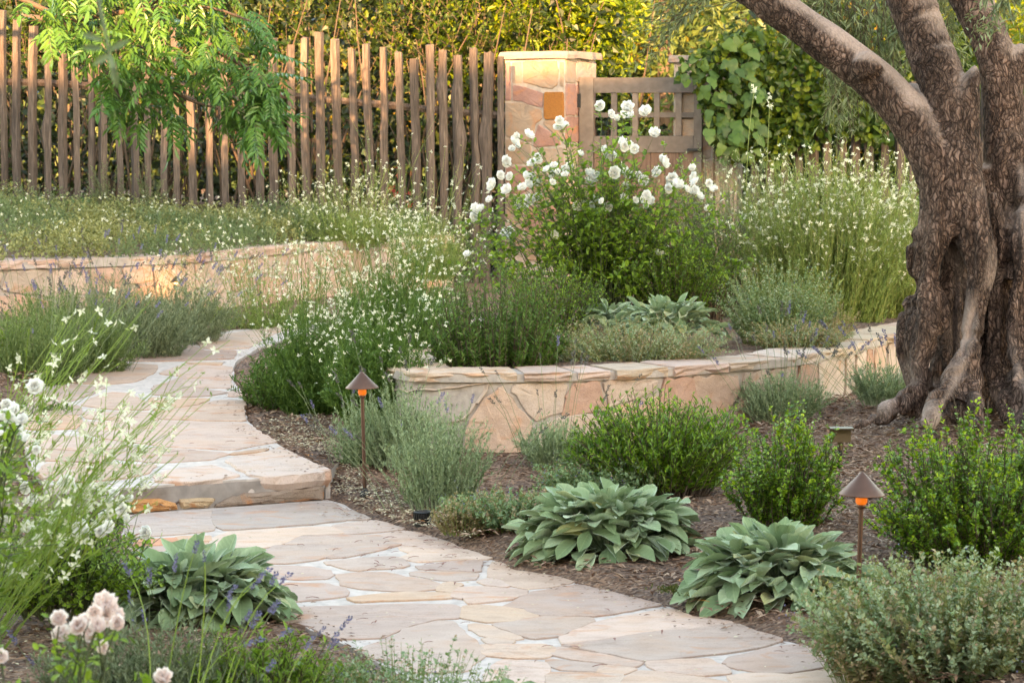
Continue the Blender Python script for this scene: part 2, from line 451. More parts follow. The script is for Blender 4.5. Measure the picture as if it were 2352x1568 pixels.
M['stachys'] = stachys_mat()
M['hedge'] = leafmat('hedge_leaf', [(.016, .038, .006), (.036, .070, .009), (.07, .11, .012), (.14, .17, .016)], .36)
M['hedge_shade'] = leafmat('shaded_hedge_leaf', [(.005, .011, .003), (.012, .024, .005), (.020, .034, .007)], .15)  # darker copy of the hedge leaf, shade inside the hedge put into its colour
M['hedge_sunlit'] = leafmat('sunlit_hedge_leaf', [(.06, .11, .010), (.14, .19, .013), (.26, .28, .018)], .48)  # yellow of the low sun put into the leaf colour
M['conifer'] = leafmat('far_tree_leaf', [(.03, .055, .022), (.07, .10, .035), (.11, .13, .04)], .3)
M['far_sunlit'] = leafmat('far_sunlit_leaf', [(.03, .045, .015), (.06, .075, .018), (.12, .11, .02), (.26, .15, .025)], .35)  # green far leaves with orange sunlight put into the colour
M['olive'] = leafmat('olive_leaf', [(.09, .12, .07), (.17, .20, .13), (.30, .33, .25)], .15, .5)
M['vine'] = leafmat('vine_leaf', [(.02, .05, .012), (.04, .085, .018), (.065, .12, .025), (.11, .16, .035)], .3, .5, byobj=True)
M['pist'] = leafmat('pistache_leaflet', [(.035, .10, .026), (.062, .145, .036), (.10, .195, .05)], .24, .35, byobj=True)
M['box'] = leafmat('box_leaf', [(.05, .12, .015), (.10, .20, .02), (.17, .28, .028), (.26, .37, .035)], .3, .35, .55)
M['boxtip'] = leafmat('young_box_leaf', [(.28, .40, .03), (.40, .48, .05)], .4, .4)
M['gauraleaf'] = leafmat('gaura_leaf', [(.05, .11, .025), (.09, .165, .04), (.14, .22, .06)], .3, .5)
M['gauralight'] = leafmat('pale_gaura_leaf', [(.14, .20, .065), (.25, .32, .13), (.37, .42, .21)], .35)
M['gaurastem'] = leafmat('gaura_stem', [(.12, .17, .05), (.20, .24, .08), (.24, .22, .10)], .1)
M['gauranear'] = leafmat('near_gaura_stem', [(.16, .24, .03), (.24, .32, .05), (.26, .29, .07)], .2)
M['white'] = leafmat('white_petal', [(.86, .85, .80), (.92, .91, .87), (.94, .92, .89)], .45, .6, .2, (1, 1, 1))
M['cream'] = leafmat('cream_petal', [(.66, .66, .50), (.80, .80, .66)], .3, .6, .2, (1, 1, .9))
M['blush'] = leafmat('blush_petal', [(.90, .84, .79), (.92, .78, .73), (.93, .90, .86)], .45, .6, .2, (1, .95, .95))
M['lavender'] = leafmat('lavender_leaf', [(.11, .14, .09), (.18, .205, .15), (.27, .29, .23)], .15, .6)
M['greylav'] = leafmat('silver_lavender_leaf', [(.16, .21, .14), (.25, .30, .22), (.35, .39, .31)], .15, .6)
M['greenlav'] = leafmat('green_lavender_leaf', [(.09, .14, .05), (.15, .20, .085), (.23, .27, .14)], .2, .6)
M['spike'] = leafmat('lavender_flower', [(.10, .09, .22), (.16, .14, .36), (.24, .20, .46)], .2, .7)
M['dryspike'] = leafmat('faded_lavender_flower', [(.08, .07, .10), (.14, .12, .14)], .1, .8)
M['catmint'] = leafmat('catmint_leaf', [(.18, .245, .125), (.29, .36, .21), (.40, .45, .30)], .25, .6)
M['catgreen'] = leafmat('green_catmint_leaf', [(.11, .20, .08), (.19, .29, .14), (.28, .38, .21)], .25, .6)
M['catbrown'] = leafmat('dry_catmint_leaf', [(.20, .20, .09), (.34, .28, .15), (.42, .28, .19), (.40, .34, .22)], .25, .7)
M['rose'] = leafmat('rose_leaf', [(.09, .16, .022), (.18, .28, .04), (.28, .38, .06)], .4, .45)
M['thyme'] = leafmat('groundcover_leaf', [(.15, .155, .065), (.25, .235, .115), (.38, .34, .20)], .25, .6)
M['thymegreen'] = leafmat('green_groundcover_leaf', [(.11, .155, .085), (.19, .225, .14)], .25, .6)
M['ivy'] = leafmat('ivy_leaf', [(.03, .075, .02), (.07, .14, .045)], .2, .4, byobj=True)
M['chips'] = leafmat('bark_chip', [(.08, .038, .022), (.17, .088, .052), (.28, .165, .105), (.42, .30, .215)], 0, .9)
M['petals'] = leafmat('fallen_petal', [(.34, .27, .17), (.50, .42, .28), (.62, .55, .40)], .1, .8)
M['strawchips'] = leafmat('pale_litter', [(.20, .13, .09), (.33, .24, .18), (.42, .33, .26)], 0, .9)
M['redleaf'] = plain('dry_red_leaf', (.24, .065, .035), .7)
M['goldleaf'] = plain('dry_orange_leaf', (.62, .24, .035), .7)
M['redflower'] = leafmat('red_petal', [(.5, .03, .04), (.6, .1, .12)], .3)
# ---------------------------------------------------------------- ground levels
def pathz(Y):
    Y = np.asarray(Y, float)
    return np.where(Y < 10.35, 0.0, .115 + .03 * np.maximum(Y - 10.45, 0))
GP = np.array([(-.5, 7.5, 0), (.3, 7, 0), (-1, 9.5, 0), (-1.2, 10.3, 0), (-1.5, 11, .11), (-1.3, 12, .15), (-1.5, 13.5, .2), (-1.8, 15.5, .26), (-2, 17.5, .3),
    (0, 8.6, .02), (.35, 8.5, .03), (.9, 7.8, .04), (1.08, 7.4, .03), (1.6, 7, .08), (1.2, 9.2, .12), (1.6, 8.4, .13), (2.2, 8, .2), (-.3, 9.9, .02), (-.55, 10.5, .03),
    (-.85, 11.2, .11), (0, 10.9, .1), (.5, 11.1, .11), (1.0, 11, .15), (1.4, 11.6, .19), (1.8, 12.3, .22), (2, 11, .29), (2.6, 11.2, .30), (1.5, 10, .2), (2.3, 9.5, .27),
    (.6, 10, .1), (-.5, 11.5, .1), (-.8, 12.5, .17), (-.7, 14, .25), (-3, 15, .38), (-2.5, 16, .33), (-3.5, 16.5, .35), (-2.9, 13, .28), (-2.4, 11, .1), (-2.2, 9, .03), (-2.5, 7, .02),
    (-1.2, 6, 0), (0, 5, 0), (0, 3, 0), (-1.5, 5, 0), (1.2, 5.5, 0), (0, 22, .3), (1.5, 22, .3), (-3, 24, .6), (4, 22, .4), (4, 14, .4), (4, 9, .35), (-6, 18, .5), (0, 30, .3),
    (5, 40, .5), (-5, 40, .5), (0, -10, 0), (-8, 0, 0), (8, 0, 0), (8, 20, .4), (0, 70, .5), (30, 30, .5), (-30, 30, .5), (-30, -20, 0), (30, -20, 0)])

def ground(X, Y):
    X = np.asarray(X, float); Y = np.asarray(Y, float)
    sh = X.shape; x = X.ravel(); y = Y.ravel(); out = np.empty(len(x))
    for i in range(0, len(x), 20000):
        d2 = (x[i:i + 20000, None] - GP[None, :, 0]) ** 2 + (y[i:i + 20000, None] - GP[None, :, 1]) ** 2 + .05
        w = d2 ** -1.6
        out[i:i + 20000] = (w * GP[None, :, 2]).sum(1) / w.sum(1)
    return out.reshape(sh)

def g1(x, y): return float(ground(np.array([x]), np.array([y]))[0])
def onground(px, py):
    z = 0.1
    for _ in range(12):
        p = onz(px, py, z); z = g1(p[0], p[1])
    p[2] = z
    return p

def zp(x, y, tag_):   # zoom window -> print pixel
    f = {'A': (705.6, 1110.1, 4.167), 'B': (1176.0, 1192.0, 4.167), 'C': (75.3, 752.6, 4.167), 'D': (282.2, 940.8, 4.545),
         'W': (752.6, 517.4, 2.778), 'V': (1552.0, 517.4, 2.778), 'P': (752.6, 0, 2.778)}[tag_]
    return f[0] + x / f[2], f[1] + y / f[2]

def onpath(px, py):
    z = 0.2
    for _ in range(12):
        p = onz(px, py, z); z = .115 + .03 * (p[1] - 10.45)
    return onz(px, py, z)

# outlines of the two flights of paving, traced along their edges
lower_edge = [onz(*q, 0) for q in [(748, 1146), (788, 1156), (835, 1188), (860, 1194), (932, 1216), (1004, 1235), (1069, 1262), (1138, 1289), (1176, 1307), (1284, 1326), (1335, 1342), (1385, 1356),
    (1469, 1377), (1534, 1391), (1582, 1413), (1682, 1434), (1729, 1449), (1802, 1471), (1853, 1483), (1907, 1512), (2000, 1553), (2080, 1600), (2250, 1720), (2500, 1900), (1500, 2100), (1150, 1720),
    (1000, 1600), (900, 1540), (768, 1466), (692, 1434), (600, 1390), (420, 1330), (310, 1262), (285, 1230), (282, 1180)]]
upper_edge = [onpath(*q) for q in [(761, 1084), (735, 1068), (674, 1040), (646, 1023), (590, 990), (570, 968), (562, 945), (558, 905), (535, 870), (540, 830), (590, 800), (680, 770), (760, 742), (700, 738),
    (603, 753), (531, 757), (483, 768), (387, 796), (267, 818), (190, 845), (118, 876), (80, 905), (52, 955), (60, 1050), (110, 1110), (200, 1122), (300, 1118)]]
LOW, UPP = np.array(lower_edge)[:, :2], np.array(upper_edge)[:, :2]

xs = np.unique(np.r_[-70, -45, -30, -20, -14, -9, -6.5, -5, np.arange(-4.2, 4.2, .055), 5, 6.5, 9, 14, 20, 30, 45, 70])
ys = np.unique(np.r_[-60, -40, -25, -15, -8, -3, 0, 2, 3.5, np.arange(4.6, 18, .055), np.arange(18, 26, .2), 28, 32, 38, 45, 60, 90])
GX, GY = np.meshgrid(xs, ys)
GZ = ground(GX, GY)
pp = np.stack([GX.ravel() * 9, GY.ravel() * 9, GX.ravel() * 0], 1)
fine = ((np.abs(GX) < 4.2) & (GY > 4.5) & (GY < 18))
GZ = GZ + fine * ((vnoise(pp).reshape(GX.shape) - .5) * .03 + (vnoise(pp * 3.1, 3).reshape(GX.shape) - .5) * .016)
mask = inside(LOW, GX, GY); GZ = np.where(mask, -.03, GZ)
mask2 = inside(UPP, GX, GY) & ~mask; GZ = np.where(mask2, pathz(GY) - .05, GZ)
def edge_dist(poly, X, Y):
    d = np.full(X.shape, 9.0); q = np.roll(poly, -1, 0)
    for a, b_ in zip(poly, q):
        e = b_ - a; t_ = np.clip(((X - a[0]) * e[0] + (Y - a[1]) * e[1]) / (e @ e + 1e-9), 0, 1)
        d = np.minimum(d, np.hypot(X - a[0] - t_ * e[0], Y - a[1] - t_ * e[1]))
    return d
dl, du = edge_dist(LOW, GX, GY), edge_dist(UPP, GX, GY)
near = np.where(~mask & ~mask2, 1, 0)
GZ = np.where((near > 0) & (dl < .25), np.minimum(GZ, -.012 + .30 * dl), GZ)
GZ = np.where((near > 0) & (du < .25) & (dl > .3) , np.clip(GZ, None, pathz(GY) - .012 + .30 * du), GZ)
nx_, ny_ = len(xs), len(ys)
ii = (np.arange(ny_ - 1)[:, None] * nx_ + np.arange(nx_ - 1)[None]).ravel()
gf = np.stack([ii, ii + 1, ii + nx_ + 1, ii + nx_], 1)
ground_o = put('ground', [(np.stack([GX.ravel(), GY.ravel(), GZ.ravel()], 1), gf)], M['mulch'], smooth=True)
tag(ground_o, kind='structure')

# ---------------------------------------------------------------- paving stones
def densify(poly, seg, jit, it=1):
    p = np.asarray(poly, float)
    for _ in range(it):                       # soften corners
        q = np.roll(p, -1, 0); p = np.stack([p * .93 + q * .07, p * .07 + q * .93], 1).reshape(-1, 2)
    out = []
    for a, b_ in zip(p, np.roll(p, -1, 0)):
        k = max(1, int(round(np.linalg.norm(b_ - a) / seg)))
        for i in range(k): out.append(a + (b_ - a) * i / k)
    out = np.array(out)
    if jit: out += rng.normal(0, jit, out.shape)
    return out

def slab(poly, fmap, thick=.03, bevel=.008, seg=.06, jit=.003, rough=.0015, sink=.02, grow=.003):
    """a stone from a 2D outline; fmap(a, b, h) gives 3D points"""
    p = densify(poly, seg, jit)
    area = .5 * np.sum(p[:, 0] * np.roll(p[:, 1], -1) - np.roll(p[:, 0], -1) * p[:, 1])
    if area < 0: p = p[::-1]
    n = len(p); c = p.mean(0)
    t = norm(np.roll(p, -1, 0) - np.roll(p, 1, 0)); nin = np.stack([-t[:, 1], t[:, 0]], 1)
    p = p - nin * grow
    r1 = p; r2 = p + nin * bevel; r3 = c + (r2 - c) * .6
    hh = [(-sink + 0 * p[:, 0]), thick - bevel * .8 + rng.normal(0, rough, n), thick + rng.normal(0, rough, n), thick + rng.normal(0, rough * .8, n)]
    V = [fmap(r1[:, 0], r1[:, 1], hh[0]), fmap(r1[:, 0], r1[:, 1], hh[1]), fmap(r2[:, 0], r2[:, 1], hh[2]), fmap(r3[:, 0], r3[:, 1], hh[3]), fmap(c[0:1], c[1:2], np.array([thick]))]
    V = np.concatenate([np.stack(q, 1) for q in V])
    q = []
    for k in range(3):
        a = k * n + np.arange(n); b_ = k * n + (np.arange(n) + 1) % n
        q.append(np.stack([a, b_, b_ + n, a + n], 1))
    q = np.concatenate(q)
    t3 = np.stack([3 * n + np.arange(n), 3 * n + (np.arange(n) + 1) % n, np.full(n, 4 * n)], 1)
    return [(V, q), (V, t3)]

def poly_sheet(edge, zf, drop, inner=.0):
    """flat body under the paving: a top fan and a skirt"""
    p = densify(np.array(edge)[:, :2], .08, .004, 1)
    a = .5 * np.sum(p[:, 0] * np.roll(p[:, 1], -1) - np.roll(p[:, 0], -1) * p[:, 1])
    if a < 0: p = p[::-1]
    n = len(p)
    top = np.column_stack([p, zf(p[:, 0], p[:, 1])]); bot = top.copy(); bot[:, 2] -= drop
    V = np.vstack([top, bot]); i = np.arange(n); j = (i + 1) % n
    return [(V, np.array([list(range(n))])), (V, np.stack([i + n, j + n, j, i], 1))]

PALE = [(.50, .355, .285), (.53, .385, .315), (.47, .35, .29), (.56, .41, .325), (.45, .325, .27), (.53, .375, .29)]
ORNG = [(.53, .34, .23), (.52, .36, .26)]
RED = [(.55, .25, .14)]
GREY = [(.42, .33, .285), (.41, .325, .28)]
def colr(kind):
    c = {'p': PALE, 'o': ORNG, 'r': RED, 'g': GREY}[kind]
    c = np.array(c[rng.integers(len(c))])  * rng.uniform(.90, 1.08)
    return tuple(c)

low_o = empty('lower_path', (0, 8.5, 0), kind='structure')
put('mortar_bed', poly_sheet(lower_edge, lambda x, y: 0 * x - .0015, .12), M['mortar'], low_o)
ST_A = [('g', [(-1720, 310), (-1360, 290), (-960, 270), (-905, 262), (-900, 330), (-885, 400), (-915, 450), (-1160, 480), (-1615, 510), (-1710, 480)]),
 ('g', [(-890, 265), (-360, 222), (0, 195), (230, 195), (320, 240), (500, 300), (590, 342), (360, 352), (0, 395), (-360, 422), (-780, 448), (-865, 400), (-885, 330)]),
 ('r', [(-1620, 545), (-1260, 525), (-1245, 555), (-1360, 590), (-1640, 600)]),
 ('o', [(-1235, 513), (-960, 503), (-925, 510), (-935, 552), (-1220, 560)]),
 ('p', [(-1200, 575), (-935, 570), (-925, 690), (-1140, 700), (-1260, 610)]),
 ('p', [(-1710, 620), (-1275, 605), (-1300, 700), (-1610, 690)]),
 ('p', [(-900, 530), (-770, 470), (-340, 443), (228, 418), (335, 487), (-60, 495), (-250, 586), (-520, 635), (-880, 640), (-915, 600)]),
 ('p', [(252, 412), (380, 388), (640, 361), (760, 388), (915, 440), (680, 467), (352, 487)]),
 ('p', [(692, 498), (950, 452), (1240, 528), (1490, 628), (1210, 625), (900, 588)]),
 ('p', [(-45, 508), (350, 500), (682, 500), (790, 562), (868, 592), (600, 658), (380, 703), (205, 718), (300, 625), (370, 592), (0, 583), (-215, 585)]),
 ('p', [(-300, 602), (0, 594), (340, 600), (250, 680), (60, 735), (-200, 765), (-400, 760), (-450, 700)]),
 ('p', [(190, 752), (560, 717), (870, 702), (955, 780), (900, 805), (450, 833), (220, 775)]),
 ('p', [(885, 605), (1200, 640), (1520, 642), (1770, 728), (1480, 722), (1080, 752), (905, 718), (1000, 665)]),
 ('p', [(-420, 800), (0, 800), (180, 830), (240, 870), (180, 912), (-100, 918), (-350, 900)]),
 ('p', [(300, 870), (530, 855), (740, 857), (950, 902), (1190, 937), (1248, 962), (1245, 1012), (980, 1037), (530, 1012), (330, 968), (345, 930)]),
 ('p', [(1065, 795), (1380, 757), (1640, 738), (1655, 780), (1635, 848), (1100, 822)]),
 ('p', [(1000, 850), (1090, 837), (1622, 862), (1578, 918), (1400, 933), (1150, 903), (1000, 872)]),
 ('p', [(1795, 748), (1950, 825), (2400, 900), (2525, 945), (2350, 988), (2085, 1003), (1900, 948), (1735, 885), (1775, 810)]),
 ('p', [(1640, 940), (1740, 917), (1878, 947), (1915, 993), (1720, 973)]),
 ('o', [(1262, 1010), (1340, 952), (1472, 967), (1388, 1048), (1262, 1035)]),
 ('p', [(1405, 1060), (1442, 1012), (1560, 997), (2075, 1027), (2085, 1060), (1950, 1107), (1700, 1138), (1560, 1155), (1505, 1108), (1405, 1090)]),
 ('o', [(400, 1110), (560, 1080), (900, 1052), (1200, 1048), (1375, 1068), (1368, 1098), (900, 1118), (500, 1138)]),
 ('p', [(-600, 950), (-200, 962), (180, 968), (355, 1008), (362, 1078), (100, 1108), (-200, 1138), (-500, 1100)]),
 ('p', [(-640, 1182), (-100, 1190), (500, 1172), (1000, 1158), (1400, 1167), (1475, 1200), (1435, 1288), (1200, 1298), (950, 1368), (700, 1478), (250, 1488), (70, 1375), (-40, 1352), (-300, 1320)]),
 ('o', [(1505, 1180), (1570, 1172), (1880, 1185), (2060, 1212), (2200, 1276), (1960, 1322), (1700, 1328), (1500, 1288)]),
 ('p', [(2000, 1131), (2200, 1041), (2600, 976), (2830, 1031), (3180, 1121), (3370, 1163), (3060, 1219), (2760, 1273), (2225, 1263), (2060, 1198), (1885, 1178)]),
 ('p', [(2230, 1283), (2700, 1290), (2725, 1324), (2560, 1398), (2410, 1458), (2160, 1488), (1990, 1428), (1785, 1350), (2000, 1328)]),
 ('p', [(1560, 1347), (1760, 1367), (1975, 1440), (2050, 1497), (1700, 1458), (1600, 1400)]),
 ('p', [(1705, 1482), (1980, 1512), (1900, 1540), (1760, 1550)]),
 ('p', [(760, 1500), (980, 1392), (1250, 1322), (1395, 1332), (1475, 1420), (1595, 1500), (1690, 1620), (1500, 1800), (1000, 1800), (500, 1600)])]
ST_B = [('p', [(800, 1000), (1100, 932), (1510, 854), (1690, 930), (2105, 992), (1800, 1038), (1300, 1077), (900, 1147), (500, 1197), (465, 1150)]),
 ('p', [(480, 1217), (900, 1167), (1300, 1097), (1800, 1057), (2115, 1012), (2310, 1080), (2580, 1160), (2350, 1238), (1930, 1287), (1600, 1327), (1280, 1362), (850, 1272)]),
 ('p', [(1290, 1377), (1600, 1352), (1900, 1347), (1955, 1390), (2090, 1478), (1800, 1498), (1400, 1450)]),
 ('p', [(2045, 1370), (2100, 1322), (2400, 1253), (2720, 1203), (2990, 1290), (3120, 1390), (2700, 1458), (2450, 1478), (2200, 1438), (2080, 1398)]),
 ('p', [(432, 1227), (800, 1292), (1215, 1377), (1180, 1418), (850, 1378), (580, 1338), (402, 1298)]),
 ('p', [(355, 1342), (560, 1362), (845, 1397), (800, 1458), (500, 1438), (350, 1400)]),
 ('p', [(872, 1402), (1178, 1432), (1100, 1478), (852, 1470)]),
 ('p', [(1115, 1520), (1220, 1462), (1400, 1472), (1800, 1522), (2180, 1600), (2100, 1750), (1400, 1750), (1000, 1600)]),
 ('p', [(2080, 1510), (2250, 1492), (2700, 1502), (3200, 1425), (3500, 1600), (2800, 1800), (2250, 1700)]),
 ('p', [(-300, 1212), (300, 1202), (395, 1240), (330, 1328), (0, 1328), (-250, 1300)]),
 ('p', [(-100, 1352), (280, 1372), (318, 1450), (250, 1600), (-200, 1700), (-250, 1500)]),
 ('p', [(350, 1482), (800, 1482), (1050, 1502), (950, 1700), (400, 1750)])]
for tg, lst in (('A', ST_A), ('B', ST_B)):
    for kind, pts in lst:
        w = np.array([onz(*zp(x, y, tg), 0)[:2] for x, y in pts])
        dz = rng.uniform(.0003, .0035)
        ty = rng.normal(0, .0015, 2)
        f = lambda a, b_, h, dz=dz, ty=ty, c=w.mean(0): (a, b_, h + dz + ((a - c[0]) * ty[0] + (b_ - c[1]) * ty[1]))
        put('stone', slab(w, f, .002, .002, .06, .004, .0004, .02, .012), M['flag'], low_o, color=colr(kind))

up_o = empty('upper_path', (-1.3, 13, .19), kind='structure')
upz = lambda x, y: .115 + .03 * (y - 10.45)
put('mortar_bed', poly_sheet([q for q in upper_edge if True], lambda x, y: upz(x, y) - .002, .16), M['mortar'], up_o)
ST_C = [('p', [(1570, 130), (1750, 75), (2100, 35), (2300, 0), (2500, -20), (2200, 100), (2060, 195), (1800, 207), (1640, 197)]),
 ('p', [(705, 310), (900, 263), (1300, 193), (1540, 183), (1650, 228), (1945, 222), (1900, 298), (1400, 317), (1000, 322)]),
 ('o', [(1480, 337), (1800, 337), (1790, 354), (1560, 352)]),
 ('p', [(240, 480), (480, 402), (640, 362), (1000, 348), (1185, 362), (1150, 430), (980, 518), (700, 542), (380, 528)]),
 ('p', [(1205, 440), (1450, 355), (1800, 368), (1895, 380), (1885, 470), (1880, 578), (1500, 567), (1410, 555), (1480, 468)]),
 ('p', [(80, 622), (330, 548), (688, 572), (560, 638), (400, 688), (200, 737), (0, 740), (-60, 690)]),
 ('p', [(1165, 560), (1280, 532), (1470, 460), (1392, 562), (1700, 602), (1850, 622), (1700, 648), (1450, 662), (1152, 638)]),
 ('p', [(475, 740), (560, 682), (750, 622), (938, 632), (998, 682), (1095, 722), (1115, 788), (700, 777)]),
 ('o', [(1120, 672), (1250, 682), (1690, 682), (1560, 738), (1172, 796)]),
 ('p', [(1885, 610), (2020, 602), (2040, 655), (1885, 657)]),
 ('p', [(1175, 812), (1600, 747), (1780, 702), (2030, 702), (1998, 800), (2030, 895), (1600, 885), (1205, 872)]),
 ('o', [(-60, 865), (200, 843), (435, 857), (455, 920), (380, 967), (0, 977), (-90, 940)]),
 ('p', [(485, 802), (1130, 812), (1172, 868), (1172, 885), (900, 888), (520, 868)]),
 ('p', [(500, 902), (1200, 893), (2035, 915), (2140, 985), (2320, 1092), (1900, 1168), (1300, 1138), (700, 1058), (455, 990)]),
 ('p', [(-60, 1000), (330, 1042), (700, 1082), (935, 1130), (600, 1178), (0, 1150), (-60, 1100)]),
 ('p', [(605, 1190), (960, 1147), (1400, 1167), (1800, 1192), (1875, 1210), (1700, 1262), (1200, 1287), (765, 1250)]),
 ('p', [(0, 1172), (560, 1202), (738, 1267), (600, 1288), (100, 1270), (0, 1230)]),
 ('o', [(1950, 1200), (2240, 1160), (2200, 1185), (1900, 1215)]),
 ('p', [(150, 1302), (600, 1312), (1180, 1318), (1075, 1398), (900, 1437), (500, 1475), (150, 1448), (60, 1380)]),
 ('p', [(-80, 700), (200, 752), (440, 745), (460, 835), (100, 832), (-90, 840)])]
for kind, pts in ST_C:
    w = np.array([onpath(*zp(x, y, 'C'))[:2] for x, y in pts])
    dz = rng.uniform(.0003, .0035)
    f = lambda a, b_, h, dz=dz: (a, b_, h + dz + upz(a, b_))
    put('stone', slab(w, f, .002, .002, .07, .004, .0004, .02, .012), M['flag'], up_o, color=tuple(np.array(colr(kind)) * .92))

# the two thick nosing stones that overhang the step, the step face and its stones
def thick_stone(pts, drops, col):
    w = np.array([onpath(*zp(x, y, 'D'))[:2] for x, y in pts])
    p = densify(w, .045, .003)
    a = .5 * np.sum(p[:, 0] * np.roll(p[:, 1], -1) - np.roll(p[:, 0], -1) * p[:, 1])
    if a < 0: p = p[::-1]
    n = len(p); c = p.mean(0)
    t = norm(np.roll(p, -1, 0) - np.roll(p, 1, 0)); nin = np.stack([-t[:, 1], t[:, 0]], 1)
    ztop = upz(p[:, 0], p[:, 1]) + .009
    fr = (vnoise(np.stack([p[:, 0] * 9, p[:, 1] * 2, p[:, 0] * 0], 1), 5) - .3)
    th = drops[0] + (drops[1] - drops[0]) * (p[:, 0] - p[:, 0].min()) / np.ptp(p[:, 0]) + .034 * fr
    rings = [np.column_stack([p + nin * .05, ztop - th - .006]), np.column_stack([p + nin * .012, ztop - th]), np.column_stack([p + nin * (.008 - .03 * fr[:, None]), ztop - th * .55]),
             np.column_stack([p + rng.normal(0, .003, p.shape), ztop - .004]), np.column_stack([p + nin * .003, ztop]), np.column_stack([c + (p - c) * .5, upz(*(c + (p - c) * .5).T) + .009])]
    V = np.vstack(rings + [np.array([[c[0], c[1], upz(c[0], c[1]) + .009]])]); q = []
    i = np.arange(n); j = (i + 1) % n
    for k in range(5): q.append(np.stack([k * n + i, k * n + j, (k + 1) * n + j, (k + 1) * n + i], 1))
    tri = np.stack([5 * n + i, 5 * n + j, np.full(n, 6 * n)], 1)
    put('nosing_stone', [(V, np.concatenate(q)), (V, tri)], M['flag'], up_o, color=col)
thick_stone([(1080, 540), (1140, 512), (1500, 452), (1640, 397), (1780, 462), (2050, 587), (2170, 640), (2165, 655), (1900, 692), (1450, 717), (1335, 700), (1200, 630)], (.035, .055), (.54, .42, .36))
thick_stone([(312, 700), (520, 632), (930, 592), (1035, 620), (1225, 695), (1060, 732), (700, 772), (345, 762)], (.042, .03), (.54, .41, .345))
ra, rb = onz(283, 1179, 0), onz(746, 1147, 0)
rl = (ra - rb)[:2] / np.linalg.norm((ra - rb)[:2]); ra2 = np.array([ra[0] + rl[0] * .6, ra[1] + rl[1] * .6, 0])
rdir = norm((rb - ra2)[None, :2])[0]; rn = np.array([rdir[1], -rdir[0]]); rlen = np.linalg.norm((rb - ra2)[:2])
u = np.linspace(0, rlen, 60); z = np.linspace(-.02, .10, 9)
U, Z = np.meshgrid(u, z)
dep = (vnoise(np.stack([U.ravel() * 12, Z.ravel() * 20, U.ravel() * 0], 1), 9) - .5).reshape(U.shape) * .022
Vx = ra2[0] + rdir[0] * U + rn[0] * dep; Vy = ra2[1] + rdir[1] * U + rn[1] * dep + .012
i_ = (np.arange(8)[:, None] * 60 + np.arange(59)[None]).ravel()
fr_ = np.stack([i_, i_ + 1, i_ + 61, i_ + 60], 1)
put('riser', [(np.stack([Vx.ravel(), Vy.ravel(), Z.ravel()], 1), fr_)], M['render_grey'], up_o, smooth=True)
side = np.array([rb + [0, .012, -.02], rb + [.05, .75, -.02], rb + [.05, .75, .11], rb + [0, .012, .10]])
put('riser', [(side, np.array([[0, 1, 2, 3]]))], M['render_grey'], up_o)
for kind, pts in (('r', [(-1720, 175), (-1380, 152), (-1265, 200), (-1250, 240), (-1680, 278), (-1740, 230)]), ('o', [(-1230, 165), (-890, 142), (-945, 228), (-1200, 236)]),
                  ('g', [(-870, 205), (-700, 125), (-300, 80), (0, 48), (150, 36), (152, 138), (-200, 172), (-880, 226)])):
    w = []
    for x, y in pts:
        px, py = zp(x, y, 'A'); q = ray(px, py)
        tt = (ra2[0] * rn[0] + ra2[1] * rn[1]) / (q[0] * rn[0] + q[1] * rn[1]); P = np.array([0, 0, EYE]) + q * tt
        w.append(((P[0] - ra2[0]) * rdir[0] + (P[1] - ra2[1]) * rdir[1], max(P[2], -.01)))
    f = lambda a, b_, h: (ra2[0] + rdir[0] * a + rn[0] * h, ra2[1] + rdir[1] * a + rn[1] * h, b_)
    put('riser_stone', slab(np.array(w), f, .014, .012, .04, .003, .003, .02), M['roughstone'], up_o, color={'r': (.52, .26, .11), 'o': (.45, .32, .20), 'g': (.30, .225, .175)}[kind])

